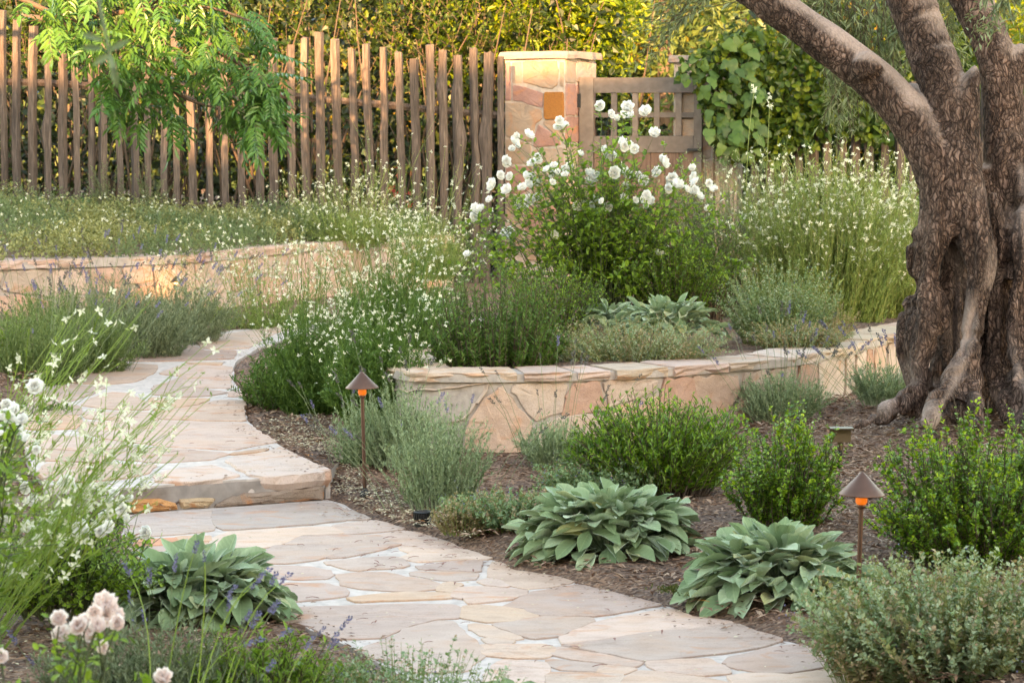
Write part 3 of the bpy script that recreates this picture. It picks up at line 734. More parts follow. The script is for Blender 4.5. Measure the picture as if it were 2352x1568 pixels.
# ---------------------------------------------------------------- stone walls
class Wall:
    def __init__(s, name, label, pts, capz, thick, base_drop=.25):
        s.c = smooth_curve(pts, 260, 3); s.capz = capz; s.th = thick
        d = np.gradient(s.c, axis=0); s.t = norm(d); s.n = np.stack([s.t[:, 1], -s.t[:, 0]], 1)
        s.u = np.r_[0, np.cumsum(np.linalg.norm(np.diff(s.c, axis=0), axis=1))]
        mid = s.c[len(s.c) // 2]
        s.o = empty(name, (mid[0], mid[1], g1(*mid)), label, 'wall')
        s.gz = ground(s.c[:, 0], s.c[:, 1])
        k = slice(None, None, 4); c, n = s.c[k], s.n[k]; g = s.gz[k]
        zt = np.full(len(c), capz)
        F_, B_ = c - n * 0, c - n * thick
        V = np.concatenate([np.column_stack([F_, g - base_drop]), np.column_stack([F_, zt]), np.column_stack([B_, zt]), np.column_stack([B_, g - base_drop])])
        m_ = len(c); i = np.arange(m_ - 1); q = []
        for a in range(3): q.append(np.stack([a * m_ + i, a * m_ + i + 1, (a + 1) * m_ + i + 1, (a + 1) * m_ + i], 1))
        ends = np.array([[0, m_, 2 * m_, 3 * m_], [m_ - 1, 4 * m_ - 1, 3 * m_ - 1, 2 * m_ - 1]])
        put('mortar_core', [(V, np.concatenate(q + [ends]))], M['wallmortar'], s.o)
    def P(s, a, h, z):
        a = np.asarray(a, float)
        x = np.interp(a, s.u, s.c[:, 0]); y = np.interp(a, s.u, s.c[:, 1]); nx = np.interp(a, s.u, s.n[:, 0]); ny = np.interp(a, s.u, s.n[:, 1])
        return (x + nx * h, y + ny * h, z + 0 * x)
    def uv(s, px, py):
        q = ray(px, py); f = q[0] / q[1] - s.c[:, 0] / s.c[:, 1]
        k = np.where(np.sign(f[:-1]) != np.sign(f[1:]))[0]
        if len(k) == 0: k = [len(f) - 2 if abs(f[-1]) < abs(f[0]) else 0]
        k = k[0]; w = f[k] / (f[k] - f[k + 1] + 1e-12); w = min(max(w, 0), 1)
        uu = s.u[k] + w * (s.u[k + 1] - s.u[k]); Y = np.interp(uu, s.u, s.c[:, 1])
        return uu, EYE + q[2] * Y / q[1]
    def stone(s, poly, col, thick=.008, clampz=True):
        p = np.array(poly, float)
        if clampz: p[:, 1] = np.clip(p[:, 1], None, s.capz - .012)
        f = lambda a, b_, h: s.P(a, h, b_)
        put('stone', slab(p, f, thick + rng.uniform(0, .011), .004, .05, .005, .002, .02, .002), M['wallstone'], s.o, color=col)
    def caps(s, us, zt=.043, over=.028, back=.03, wob=1.5):
        uu = np.arange(us[0] + .01, us[-1] - .01, .06); n = len(uu)
        rows = [s.P(uu, -s.th, s.capz - .002), s.P(uu, -s.th, s.capz + zt - .007), s.P(uu, over - .016, s.capz + zt - .007), s.P(uu, over - .012, s.capz - .002)]
        V = np.concatenate([np.stack(r, 1) for r in rows]); i = np.arange(n - 1)
        put('mortar_joint', [(V, np.concatenate([np.stack([k * n + i, k * n + i + 1, (k + 1) % 4 * n + i + 1, (k + 1) % 4 * n + i], 1)[:, ::-1] for k in range(4)]))], M['wallmortar'], s.o)
        for a, b_ in zip(us[:-1], us[1:]):
            a, b_ = a + rng.uniform(.006, .02), b_ - rng.uniform(.006, .02)
            n = max(3, int((b_ - a) / .05)); uu = np.linspace(a, b_, n); over_ = over + rng.uniform(-.010, .012); zr = rng.uniform(-.005, .006)
            fo = over_ + (vnoise(np.stack([uu * 7, uu * 0, uu * 0], 1), 2) - .5) * .03 * wob; bo = -s.th - back + rng.normal(0, .006, n)
            z0 = s.capz + .002 + (vnoise(np.stack([uu * 9, uu * 0 + 4, uu * 0], 1), 2) - .6) * .012; z1 = s.capz + zt + zr + rng.normal(0, .0015, n)
            rows = [s.P(uu, bo, z0), s.P(uu, bo, z1), s.P(uu, fo - .05, z1 + rng.normal(0, .001, n)), s.P(uu, fo - .003, z1 - .0005), s.P(uu, fo + rng.normal(0, .003, n), z1 - .004), s.P(uu, fo + rng.normal(0, .006, n) + .001, z1 * .68 + z0 * .32), s.P(uu, fo + rng.normal(0, .007, n) - .003, z1 * .36 + z0 * .64), s.P(uu, fo - .006 + rng.normal(0, .005, n), z0)]
            V = np.concatenate([np.stack(r, 1) for r in rows]); K = len(rows); i = np.arange(n - 1); q = []
            for k in range(K): k2 = (k + 1) % K; q.append(np.stack([k * n + i, k * n + i + 1, k2 * n + i + 1, k2 * n + i], 1)[:, ::-1])
            e1 = np.array([[k * n for k in range(K)]]); e2 = np.array([[k * n + n - 1 for k in range(K)][::-1]])
            put('cap_stone', [(V, np.concatenate(q)), (V, e1), (V, e2)], M['capstone'], s.o, color=tuple(np.array([.53, .41, .345]) * rng.uniform(.9, 1.08) * np.array([1, rng.uniform(.94, 1.03), rng.uniform(.88, 1.05)])))

wc = [(-.30, 14.6), (-.46, 13.2), (-.56, 12.2), (-.60, 11.6), (-.52, 11.27), (-.30, 11.2), (-.01, 11.2), (.456, 11.3), (.88, 11.56), (1.18, 11.8), (1.42, 12.0), (1.545, 12.26), (1.74, 12.65), (2.09, 13.35), (2.7, 14.4), (3.5, 15.4)]
mid = Wall('retaining_wall', 'low curved flagstone retaining wall with thick cap, holding up the planting bed with white roses', wc, .436, .24)
WS = [('p', [(470, 1012), (700, 1010), (640, 1180), (650, 1425), (470, 1425)]), ('p', [(725, 1010), (1028, 1008), (1024, 1042), (955, 1130), (862, 1248), (842, 1330), (860, 1425), (675, 1425), (665, 1190)]),
 ('o', [(1085, 1035), (1122, 1036), (1308, 1268), (1235, 1445), (872, 1432), (884, 1330), (905, 1255), (1000, 1112)]),
 ('p', [(1172, 1015), (1528, 1006), (1496, 1178), (1330, 1256), (1182, 1062)]),
 ('r', [(1562, 1002), (1718, 1000), (1778, 1178), (1500, 1210), (1522, 1100)]),
 ('p', [(1330, 1285), (1490, 1215), (1770, 1205), (1760, 1440), (1262, 1440)]),
 ('p', [(1752, 998), (2108, 985), (2088, 1052), (1832, 1150), (1794, 1150), (1772, 1062)]),
 ('o', [(1800, 1180), (1840, 1165), (2085, 1075), (2110, 1200), (2060, 1420), (1790, 1430)]),
 ('r', [(2142, 980), (2330, 968), (2352, 1100), (2300, 1280), (2150, 1300), (2110, 1080)])]
VS_ = [('o', [(62, 972), (388, 948), (392, 1050), (332, 1178), (200, 1240), (62, 1200)]), ('p', [(420, 942), (596, 922), (575, 1005), (560, 1250), (345, 1230), (420, 1060)]),
 ('p', [(612, 920), (765, 904), (762, 960), (700, 1200), (590, 1240), (600, 1010)]), ('r', [(786, 900), (885, 880), (885, 1190), (720, 1200), (782, 960)]),
 ('p', [(902, 880), (1058, 860), (1060, 1060), (1040, 1180), (905, 1190)]), ('p', [(1082, 838), (1128, 830), (1120, 1160), (1070, 1170)]),
 ('p', [(1142, 822), (1202, 802), (1190, 1100), (1140, 1150)]), ('r', [(1215, 800), (1250, 790), (1250, 1120), (1205, 1120)]), ('o', [(1265, 785), (1330, 770), (1330, 1100), (1262, 1110)]), ('p', [(1345, 765), (1420, 740), (1420, 1090), (1345, 1095)])]
for tg, lst in (('W', WS), ('V', VS_)):
    for kind, pts in lst:
        col = {'p': (.50, .39, .32), 'o': (.52, .37, .285), 'r': (.49, .31, .235)}[kind]
        col = tuple(np.array(col) * rng.uniform(.93, 1.07))
        mid.stone([mid.uv(*zp(x, y, tg)) for x, y in pts], col)
def fill_wall(W_, u0, u1, lo, wmin=.16, wmax=.38):
    """irregular upright stones between u0 and u1, some split in two"""
    uu = u0; s0 = rng.normal(0, .05)
    while uu < u1 - .08:
        w = min(rng.uniform(wmin, wmax), u1 - uu); s1 = rng.normal(0, .06); g_ = .014
        zb = float(np.interp(uu + w / 2, W_.u, W_.gz)) - .03; zt = W_.capz - .014
        q = [(uu + g_ - s0, zb), (uu + w - s1 - g_, zb), (uu + w + s1 - g_, zt), (uu + g_ + s0, zt)]
        pal = [(.50, .38, .315), (.52, .39, .32), (.50, .33, .255), (.46, .37, .30), (.51, .38, .325)]
        if rng.random() < .45 and w > .2:
            a, b_ = rng.uniform(.3, .7, 2); L_ = lambda p_, q_, t_: (p_[0] + (q_[0] - p_[0]) * t_, p_[1] + (q_[1] - p_[1]) * t_)
            m1, m2 = L_(q[0], q[3], a), L_(q[1], q[2], b_)
            W_.stone([q[0], q[1], (m2[0], m2[1] - .012), (m1[0], m1[1] - .012)], tuple(np.array(pal[rng.integers(5)]) * rng.uniform(.93, 1.05)))
            W_.stone([(m1[0], m1[1] + .012), (m2[0], m2[1] + .012), q[2], q[3]], tuple(np.array(pal[rng.integers(5)]) * rng.uniform(.93, 1.05)))
        else: W_.stone(q, tuple(np.array(pal[rng.integers(5)]) * rng.uniform(.93, 1.05)))
        uu += w; s0 = s1
uL = mid.uv(*zp(470, 1012, 'W'))[0]
fill_wall(mid, max(uL - 1.3, 0.05), uL - .02, 0)
uR = mid.uv(*zp(1425, 760, 'V'))[0]
fill_wall(mid, uR + .02, uR + 1.2, 0)
capu = [mid.uv(px, 850)[0] for px in (887, 1030, 1193, 1318, 1404, 1535, 1665, 1800, 1880, 1985, 2050)]
mid.caps([capu[0] - 1.6, capu[0] - 1.1, capu[0] - .55, capu[0]] + capu[1:] + [capu[-1] + .5, capu[-1] + 1.1])

bc = [(-8, 15.3), (-5.5, 15.8), (-3.45, 16.3), (-2.27, 17.1), (-1.58, 19.0), (-.50, 20.3)]
bk = Wall('retaining_wall', 'long flagstone retaining wall below the picket fence, holding up the fine green groundcover', bc, .665, .28)
fill_wall(bk, bk.uv(-260, 700)[0], bk.uv(1035, 600)[0], 0, .2, .46)
ua, ub = bk.uv(-260, 700)[0], bk.u[-1]
bk.caps(list(np.linspace(ua, ub, 11) + np.r_[0, rng.uniform(-.08, .08, 9), 0]), .062, .035)

# soil held by the walls
pb_x = []
rows = []
kk = np.linspace(20, 259, 60).astype(int)
tt = np.array([0.06, .3, .7, 1.2, 1.8, 2.5, 3.3, 4.2, 5.2, 6.4])
for k in kk:
    c0 = mid.c[k] - mid.n[k] * .12
    for t_ in tt:
        x, y = c0[0], c0[1] + t_
        zz = .462 + .03 * (vnoise(np.array([[x * 5, y * 5, 0]]))[0] - .5)
        f_ = np.clip((y - 15) / 3.0, 0, 1); zz = zz * (1 - f_) + (g1(x, y) - .03) * f_
        rows.append((x, y, zz))
n1, n2 = len(kk), len(tt); i = (np.arange(n1 - 1)[:, None] * n2 + np.arange(n2 - 1)[None]).ravel()
tag(put('planting_bed', [(np.array(rows), np.stack([i, i + n2, i + n2 + 1, i + 1], 1))], M['mulch'], smooth=True), kind='structure')

def bedz(x, y):
    """height of the raised bed below the fence"""
    fx = np.clip((x + 4.5) / 4.5, 0, 1)
    far = 1.0 * (1 - fx) + .72 * fx
    cx = np.interp(x, [p[0] for p in bc], [p[1] for p in bc])
    f_ = np.clip((y - cx) / np.maximum(20.2 - cx, .3), 0, 1)
    return .69 + (far - .69) * f_
rows = []
kk = np.linspace(0, 259, 90).astype(int); tt = np.linspace(0, 1, 14)
for k in kk:
    c0 = bk.c[k] - bk.n[k] * .2; yend = 26.0
    for t_ in tt:
        y = c0[1] + (yend - c0[1]) * t_; x = c0[0]
        rows.append((x, y, bedz(x, y) + .03 * (vnoise(np.array([[x * 4, y * 4, 0]]))[0] - .5)))
n1, n2 = len(kk), len(tt); i = (np.arange(n1 - 1)[:, None] * n2 + np.arange(n2 - 1)[None]).ravel()
tag(put('raised_bed', [(np.array(rows), np.stack([i, i + n2, i + n2 + 1, i + 1], 1))], M['mulch'], smooth=True), kind='structure')

# ---------------------------------------------------------------- pillars, gate, fences
def pillar(name, corner, w, phi, ztop, zbase, label, stones_front=None):
    e1 = np.array([-math.cos(phi), math.sin(phi)]); e2 = np.array([math.sin(phi), math.cos(phi)])
    c = np.array(corner); mid_ = c + (e1 + e2) * w / 2
    o = empty(name, (mid_[0], mid_[1], zbase), label, 'pillar')
    capt = .062
    q = [c, c + e2 * w, c + e2 * w + e1 * w, c + e1 * w]
    V = np.array([(p[0], p[1], z_) for z_ in (zbase - .3, ztop - capt) for p in q])
    f_ = np.array([(0, 3, 2, 1), (4, 5, 6, 7), (0, 1, 5, 4), (1, 2, 6, 5), (2, 3, 7, 6), (3, 0, 4, 7)])
    put('mortar_core', [(V, f_)], M['wallmortar'], o)
    ov = .045
    ring = []
    for k in range(4):
        a, b_ = q[k], q[(k + 1) % 4]
        for t_ in np.linspace(0, 1, 7)[:-1]:
            p = a + (b_ - a) * t_; d = norm((p - mid_)[None])[0]; ring.append(p + d * (ov * 1.35 + rng.normal(0, .005)))
    ring = np.array(ring); n = len(ring)
    V = np.concatenate([np.column_stack([ring * 1 + 0, np.full(n, ztop - capt + .002) + rng.normal(0, .003, n)]), np.column_stack([ring + norm(ring - mid_) * rng.normal(0, .004, (n, 1)), np.full(n, ztop - .03)]), np.column_stack([ring - norm(ring - mid_) * .01, np.full(n, ztop) + rng.normal(0, .002, n)])])
    i = np.arange(n); j = (i + 1) % n
    put('cap_stone', [(V, np.concatenate([np.stack([i + k * n, j + k * n, j + (k + 1) * n, i + (k + 1) * n], 1) for k in (0, 1)])), (V, np.array([list(range(2 * n, 3 * n))])), (V, np.array([list(range(n))[::-1]]))], M['slate'], o, color=(.22, .19, .175))
    def face(org, e, nrm, polys, nm='stone', mt='wallstone'):
        for col, pts in polys:
            f = lambda a, b_, h: (org[0] + e[0] * a + nrm[0] * h, org[1] + e[1] * a + nrm[1] * h, b_)
            put(nm, slab(np.array(pts), f, .006 + rng.uniform(0, .007), .005, .05, .003, .0015, .02, .001), M[mt], o, color=col)
    return o, c, e1, e2, face

PW = .585; PH = math.radians(28.6)
pil, pc, e1, e2, face = pillar('gate_pillar', (.453, 20.8), PW, PH, 2.275, .3, 'square flagstone pillar with slate cap and one rusty tile, between picket fence and gate')
def pf(x, y):          # zoom window -> front face (distance from the corner towards the left, height)
    px, py = zp(x, y, 'P'); q = ray(px, py)
    nrm = -e2; tt_ = (pc @ nrm) / (q[0] * nrm[0] + q[1] * nrm[1]); P = np.array([0, 0, EYE]) + q * tt_
    return ((P[:2] - pc) @ e1, P[2])
PK, BG, TN, CR = (.32, .19, .165), (.315, .25, .20), (.325, .24, .18), (.36, .295, .255)
FS = [(PK, [(1130, 398), (1165, 398), (1172, 640), (1133, 645)]), (BG, [(1176, 402), (1236, 400), (1240, 480), (1235, 528), (1180, 533)]),
 (TN, [(1248, 392), (1464, 392), (1470, 440), (1470, 540), (1440, 568), (1380, 558), (1300, 538), (1248, 520)]), (TN, [(1484, 396), (1508, 396), (1508, 558), (1482, 555)]),
 (PK, [(1184, 546), (1250, 552), (1372, 592), (1374, 688), (1330, 678), (1240, 650), (1184, 640)]),
 (BG, [(1136, 656), (1230, 653), (1300, 680), (1362, 700), (1370, 760), (1326, 790), (1308, 860), (1300, 903), (1140, 870)]),
 (PK, [(1348, 792), (1420, 842), (1478, 890), (1488, 925), (1312, 940), (1322, 860)]), (TN, [(1388, 772), (1508, 772), (1508, 900), (1442, 848), (1375, 790)]),
 (BG, [(1140, 885), (1290, 916), (1300, 950), (1300, 1040), (1140, 1050)]), (BG, [(1315, 955), (1506, 938), (1506, 1100), (1315, 1090)]),
 (PK, [(1140, 1068), (1300, 1056), (1300, 1200), (1240, 1240), (1140, 1230)]), (TN, [(1318, 1106), (1506, 1116), (1506, 1300), (1260, 1300), (1312, 1200)]),
 (BG, [(1140, 1250), (1240, 1260), (1250, 1420), (1140, 1420)]), (PK, [(1262, 1316), (1506, 1316), (1506, 1480), (1262, 1480)]), (BG, [(1140, 1440), (1245, 1440), (1245, 1600), (1140, 1600)]), (TN, [(1262, 1500), (1506, 1500), (1506, 1660), (1262, 1660)])]
face(pc, e1, -e2, [(c_, [(min(max(pf(x, y)[0], .006), PW - .006), pf(x, y)[1]) for x, y in pts]) for c_, pts in FS])
f = lambda a, b_, h: (pc[0] + e1[0] * a - e2[0] * h, pc[1] + e1[1] * a - e2[1] * h, b_)
put('tile', slab(np.array([pf(x, y) for x, y in [(1386, 590), (1507, 590), (1507, 760), (1386, 760)]]), f, .02, .004, .05, .001, .0008, .02), M['rust'], pil)
zz = 2.2; k = 0
while zz > .35:
    h = rng.uniform(.16, .32); sp = rng.uniform(.18, .4)
    for a0, a1 in ((.008, sp - .006), (sp + .006, PW - .008)):
        face(pc, e2, -e1, [([CR, PK, BG, CR][rng.integers(4)], [(a0, zz - h + .006), (a1, zz - h + .006 + rng.normal(0, .008)), (a1, zz - .006), (a0, zz - .006)])])
    zz -= h
pil2, c2, _, _, face2 = pillar('gate_pillar', (1.93, 20.75), .55, math.radians(10), 2.24, .3, 'pale stone pillar on the far side of the gate, nearly buried in grapevine')
zz = 2.17
while zz > .35:
    h = rng.uniform(.16, .3); sp = rng.uniform(.2, .36)
    for a0, a1 in ((.008, sp - .006), (sp + .006, .54)):
        face2(c2, np.array([-math.cos(math.radians(10)), math.sin(math.radians(10))]), np.array([-math.sin(math.radians(10)), -math.cos(math.radians(10))]), [([CR, TN, BG, CR][rng.integers(4)], [(a0, zz - h + .006), (a1, zz - h + .006), (a1, zz - .006), (a0, zz - .006)])])
    zz -= h

ga, gb = at(1332, 178, 21.02), at(1614, 172, 20.75)
gd = norm((gb - ga)[None, :2])[0]; gn = np.array([gd[1], -gd[0]]); gl = np.linalg.norm((gb - ga)[:2]); gtop = ga[2]; gbot = .34
grz = math.atan2(gd[1], gd[0])
gate = empty('garden_gate', (ga[0], ga[1], gbot), 'grey brown timber gate with an open grid at the top and reddish boards below', 'gate')
def gbar(name, a0, a1, z0, z1, d, off=0, mt='gatewood'):
    c = ga[:2] + gd * (a0 + a1) / 2 + gn * off
    v, f_ = box((c[0], c[1], (z0 + z1) / 2), (a1 - a0, d, z1 - z0), grz, .0006)
    put(name, [(v, f_)], M[mt], gate)
gbar('stile', 0, .125, gbot, gtop, .055); gbar('stile', gl - .07, gl, gbot, gtop, .055)
gbar('rail', .127, gl - .072, gtop - .135, gtop - .004, .05); gbar('rail', .127, gl - .072, gtop - .645, gtop - .505, .05); gbar('rail', .127, gl - .072, gbot + .02, gbot + .16, .05)
for a in (.297, .479, .664, .852):
    a *= gl / 1.05; gbar('grid_bar', a - .024, a + .024, gtop - .503, gtop - .137, .034)
gbar('grid_bar', .128, gl - .073, gtop - .345, gtop - .303, .03, -.003)
nb = 7; bw = (gl - .2) / nb
for k in range(nb): gbar('board', .128 + k * bw + .002, .128 + (k + 1) * bw - .002, gbot + .162, gtop - .647, .022, -.002 * (k % 2), 'gateboard')
v, f_ = box((*(ga[:2] + gn * .03), gtop - .20), (.03, .02, .12), grz); put('hinge', [(v, f_)], M['black'], gate)
v, f_ = box((*(ga[:2] + gd * (gl - .06) + gn * .045), gtop - .62), (.12, .03, .02), grz); put('latch', [(v, f_)], M['black'], gate)

def picket(par, xt, yt, xb, Y, wpx, zb, knots=(), rnd=0):
    top = at(xt, yt, Y); b_ = at(xb, 300 + (EYE - zb) * FP / Y, Y)
    K = 12; t_ = np.linspace(0, 1, K); w = wpx * Y / FP
    ctr = np.array([b_[0], Y, zb - .15]) + (top - np.array([b_[0], Y, zb - .15])) * t_[:, None]
    off = np.cumsum(rng.normal(0, .0035, (K, 2)), 0); off -= off[-1:] * t_[:, None]; ctr[:, 0] += off[:, 0]; ctr[:, 1] += off[:, 1] * .6
    wd = w * (1 + rng.normal(0, .035, K)); 
    for kz in knots: 
        g_ = np.exp(-((t_ - kz) / .05) ** 2); wd = wd * (1 + .5 * g_); ctr[:, 0] += rng.choice((-1, 1)) * .018 * g_
    m_ = 10 if rnd else 4
    a0 = rng.uniform(.55, 1.0)
    if rnd: angs = np.arange(m_) * 2 * math.pi / m_ + rng.normal(0, .1, m_); rad = .5 * (1 + rng.normal(0, .06, m_))
    else: angs = np.array([.78, 2.36, 3.93, 5.5]) + rng.normal(0, .09, 4) + rng.uniform(-.5, .5); rad = np.full(4, .64) * (1 + rng.normal(0, .06, 4))
    V = ctr[:, None] + wd[:, None, None] * np.stack([np.cos(angs) * rad, np.sin(angs) * rad * .95, 0 * angs], 1)[None]
    V[-1, :, 2] += rng.normal(0, .006, m_)
    V = V.reshape(-1, 3); k = np.arange(K - 1)[:, None] * m_; j = np.arange(m_)[None]
    q = np.stack([k + j, k + (j + 1) % m_, k + m_ + (j + 1) % m_, k + m_ + j], -1).reshape(-1, 4)
    put('picket', [(V, q), (V, np.array([[(K - 1) * m_ + i for i in range(m_)]]))], M['picket'], par)

fence = empty('picket_fence', (-2, 20.4, .9), 'rustic fence of rough split wooden pickets of uneven height above the long stone wall', 'fence')
PKT = [(8, 24, 10, 13), (40, 45, 39, 16), (77, 59, 74, 17), (110, 39, 111, 16), (142, 70, 144, 16), (171, 90, 178, 15), (206, 90, 209, 16), (238, 100, 238, 19), (272, 133, 275, 16), (304, 120, 313, 16), (337, 140, 340, 15), (373, 86, 376, 18),
 (400, 65, 405, 16), (439, 75, 444, 17), (475, 90, 482, 16), (513, 130, 518, 16), (551, 150, 556, 17), (594, 150, 599, 16), (628, 87, 630, 18), (668, 104, 670, 18), (700, 86, 706, 17), (734, 75, 740, 18), (770, 91, 779, 18),
 (807, 112, 818, 16), (840, 100, 853, 17), (880, 109, 888, 16), (916, 121, 925, 16), (951, 136, 960, 19), (987, 104, 992, 18), (1017, 115, 1022, 19), (1051, 128, 1050, 20), (1087, 111, 1092, 17), (1122, 121, 1112, 22), (1150, 130, 1148, 14)]
def fY(px): return 20.25 + .4 * px / 1150
for k in range(1, 9): picket(fence, 8 - 34 * k, 40 + R_.uniform(-25, 30), 8 - 34 * k, fY(0), 16, .99)
for i, (a, b_, c_, w) in enumerate(PKT):
    zb = float(bedz(np.array((a - CX) * fY(a) / FP), 20.3)); kn = {28: (), 29: (.8,), 30: (.62, .78), 31: (.25, .5), 32: (.62,)}.get(i, (.45,) if i == 3 else ())
    picket(fence, a, b_, c_, fY(a) + R_.uniform(-.02, .02), w * (1.08 if i > 27 else .96), min(zb, .72 if a > 1040 else zb) - (.25 if a > 1040 else 0), kn, 1 if i > 27 else 0)
for (x0, y0, x1, y1) in ((-280, 175, 420, 208), (400, 196, 1160, 268)):
    p0, p1 = at(x0, y0, fY(x0) + .075), at(x1, y1, fY(x1) + .075)
    t_ = np.linspace(0, 1, 12)[:, None]; pts = p0 + (p1 - p0) * t_ + rng.normal(0, .006, (12, 3))
    put('rail', tube1(pts, .034 + rng.normal(0, .002, 12), 6), M['picket'], fence)
for (x0, y0, x1, y1) in ((-280, 440, 1160, 500),):
    p0, p1 = at(x0, y0, fY(x0) + .075), at(x1, y1, fY(x1) + .075)
    t_ = np.linspace(0, 1, 14)[:, None]
    put('rail', tube1(p0 + (p1 - p0) * t_ + rng.normal(0, .006, (14, 3)), .032, 6), M['picket'], fence)
fence2 = empty('picket_fence', (3.2, 20.6, .5), 'dark picket fence half hidden behind the grapevine and the olive trunk', 'fence')
for k in range(24):
    a = 1735 + k * 33; picket(fence2, a, 195 + R_.uniform(-25, 25), a + R_.uniform(-4, 4), 20.6, 18, .45)
p0, p1 = at(1700, 250, 20.68), at(2560, 262, 20.68); t_ = np.linspace(0, 1, 10)[:, None]
put('rail', tube1(p0 + (p1 - p0) * t_ + rng.normal(0, .005, (10, 3)), .033, 6), M['picket'], fence2)
# ---------------------------------------------------------------- plant helpers
def U(*a): return rng.uniform(*a)
def bez(p0, c, p2, K=6):
    t = np.linspace(0, 1, K)[None, :, None]
    return (1 - t) ** 2 * p0[:, None] + 2 * t * (1 - t) * c[:, None] + t ** 2 * p2[:, None]

def stems(base, n, rx, ry, h, K=6, root=.45, lift=.65, lean=(0, 0), hmin=.6, rpow=.5, wig=.02, droop=.0, flat=.75):
    base = np.asarray(base, float)
    a = U(0, 2 * math.pi, n); r = U(0, 1, n) ** rpow
    dx, dy = rx * r * np.cos(a), ry * r * np.sin(a)
    hz = h * np.sqrt(1 - flat * r ** 2) * U(hmin, 1, n)
    p0 = base + np.stack([dx * root, dy * root, 0 * dx - .01], 1)
    p2 = base + np.stack([dx + lean[0] * hz / h, dy + lean[1] * hz / h, hz], 1)
    c = p0 + np.stack([(p2 - p0)[:, 0] * .3, (p2 - p0)[:, 1] * .3, hz * lift + droop * r * h], 1)
    P = bez(p0, c, p2, K); P[:, 1:] += rng.normal(0, wig * h, (n, K - 1, 3)) * np.linspace(.2, 1, K - 1)[None, :, None] * .5
    return P

def along(P, m, t0=0., t1=1.):
    n, K, _ = P.shape
    t = U(t0, t1, (n, m)) * (K - 1); i = np.minimum(t.astype(int), K - 2); f = (t - i)[..., None]
    r = np.arange(n)[:, None]
    A, B = P[r, i], P[r, i + 1]
    return (A * (1 - f) + B * f).reshape(-1, 3), norm(B - A).reshape(-1, 3), (t / (K - 1)).ravel()

def rvec(n): return norm(rng.normal(0, 1, (n, 3)))
def leafset(P, m, L, W, t0=.2, t1=1., a=.6, b=1., up=.25, tm=DIA, sv=.3, tipsmall=.4):
    p, T, t = along(P, m, t0, t1); n = len(p)
    perp = norm(np.cross(T, rvec(n)))
    D = T * a + perp * b + np.array([0, 0, up])
    N = norm(np.array([0, 0, 1.]) + .5 * rvec(n))
    return cloud(p, D, N, L, W, tm, size=(1 + rng.normal(0, sv, n)).clip(.4, 1.8) * (1 - tipsmall * t))

def stars(p, size, petals=4, up=.3, W=.55):
    n = len(p); out = []
    ax = norm(rvec(n) + np.array([0, -.5, .4]))
    u = norm(np.cross(ax, rvec(n))); v = np.cross(ax, u)
    for k in range(petals):
        an = (k + .2 * U(-1, 1, n)) * 2 * math.pi / petals * .85
        D = u * np.cos(an)[:, None] + v * np.sin(an)[:, None] + ax * up
        out.append(cloud(p, D, ax, size, size * W, DIA, (1 + rng.normal(0, .15, n)).clip(.6, 1.4)))
    return out

def plant(name, label, cat, base, group=None): return empty(name, base, label, cat, group)
def part(o, name, geos, mat, smooth=False, stuff=True):
    geos = [g for g in geos if len(g[1])]
    if not geos: return None
    q = put(name, geos, mat, o, smooth)
    if stuff: q['kind'] = 'stuff'
    return q

def bush(name, label, cat, base, rx, ry, h, n, m, L, W, leaf, stem='twig', r=.0025, group=None, t0=.2, a=.6, b=1., up=.25, tm=DIA, tips=None, tipmat=None, sides=3, **kw):
    o = plant(name, label, cat, base, group)
    P = stems(base, n, rx, ry, h, **kw)
    part(o, 'stems', [tubes(P, r, sides)], M[stem], True)
    part(o, 'foliage', [leafset(P, m, L, W, t0, 1., a, b, up, tm)], M[leaf])
    return o, P

SPK = {}
def spike_mesh(kind):
    """a lavender flower head of small whorls on its own axis (z)"""
    if kind in SPK: return SPK[kind]
    n = 26; z = np.repeat(np.linspace(0, .034, 7), 4)[:n] + rng.normal(0, .001, n); an = U(0, 6.28, n)
    D = np.stack([np.cos(an), np.sin(an), np.full(n, .9)], 1)
    v, f = cloud(np.stack([np.cos(an) * .001, np.sin(an) * .001, z], 1), D, rvec(n), .0085, .006)
    me = mesh_from([(v, f)], 'flower_spike'); me.materials.append(M['spike' if kind == 0 else 'dryspike']); SPK[kind] = me
    return me

def spikes(o, tips, dirs, scale=1., faded=.35):
    for p, d in zip(tips, dirs):
        s = put('flower_spike', None, None, o, me=spike_mesh(int(R_.random() < faded)))
        s.location = Vector(p) - o.location
        s.rotation_euler = Vector(d).to_track_quat('Z', 'Y').to_euler(); k = scale * R_.uniform(.7, 1.25); s.scale = (k, k, k * R_.uniform(.8, 1.3))

def lavender(label, base, rx, ry, h, n, leaf='greylav', m=26, nf=14, fh=.35, lean=(0, 0), group='lavender plants', L=.026, name='lavender', spread=1.0, faded=.35, W=.0048, sc=1., **kw):
    o = plant(name, label, 'lavender', base, group)
    P = stems(base, n, rx, ry, h, lift=.6, **kw)
    part(o, 'stems', [tubes(P, .0013, 3)], M[leaf])
    part(o, 'foliage', [leafset(P, m, L, W * 1.6, .15, 1., .9, .8, .1, sv=.3)], M[leaf])
    if nf:
        Q = stems(base, nf, rx * (1 + spread), ry * (1 + spread), h + fh, lift=.55, lean=lean, hmin=.55, rpow=.6, wig=.012, flat=.55, K=8)
        part(o, 'flower_stalks', [tubes(Q, .0014, 3, .7)], M['lavender'])
        spikes(o, Q[:, -1], Q[:, -1] - Q[:, -2], 1.15 * sc, faded)
    return o

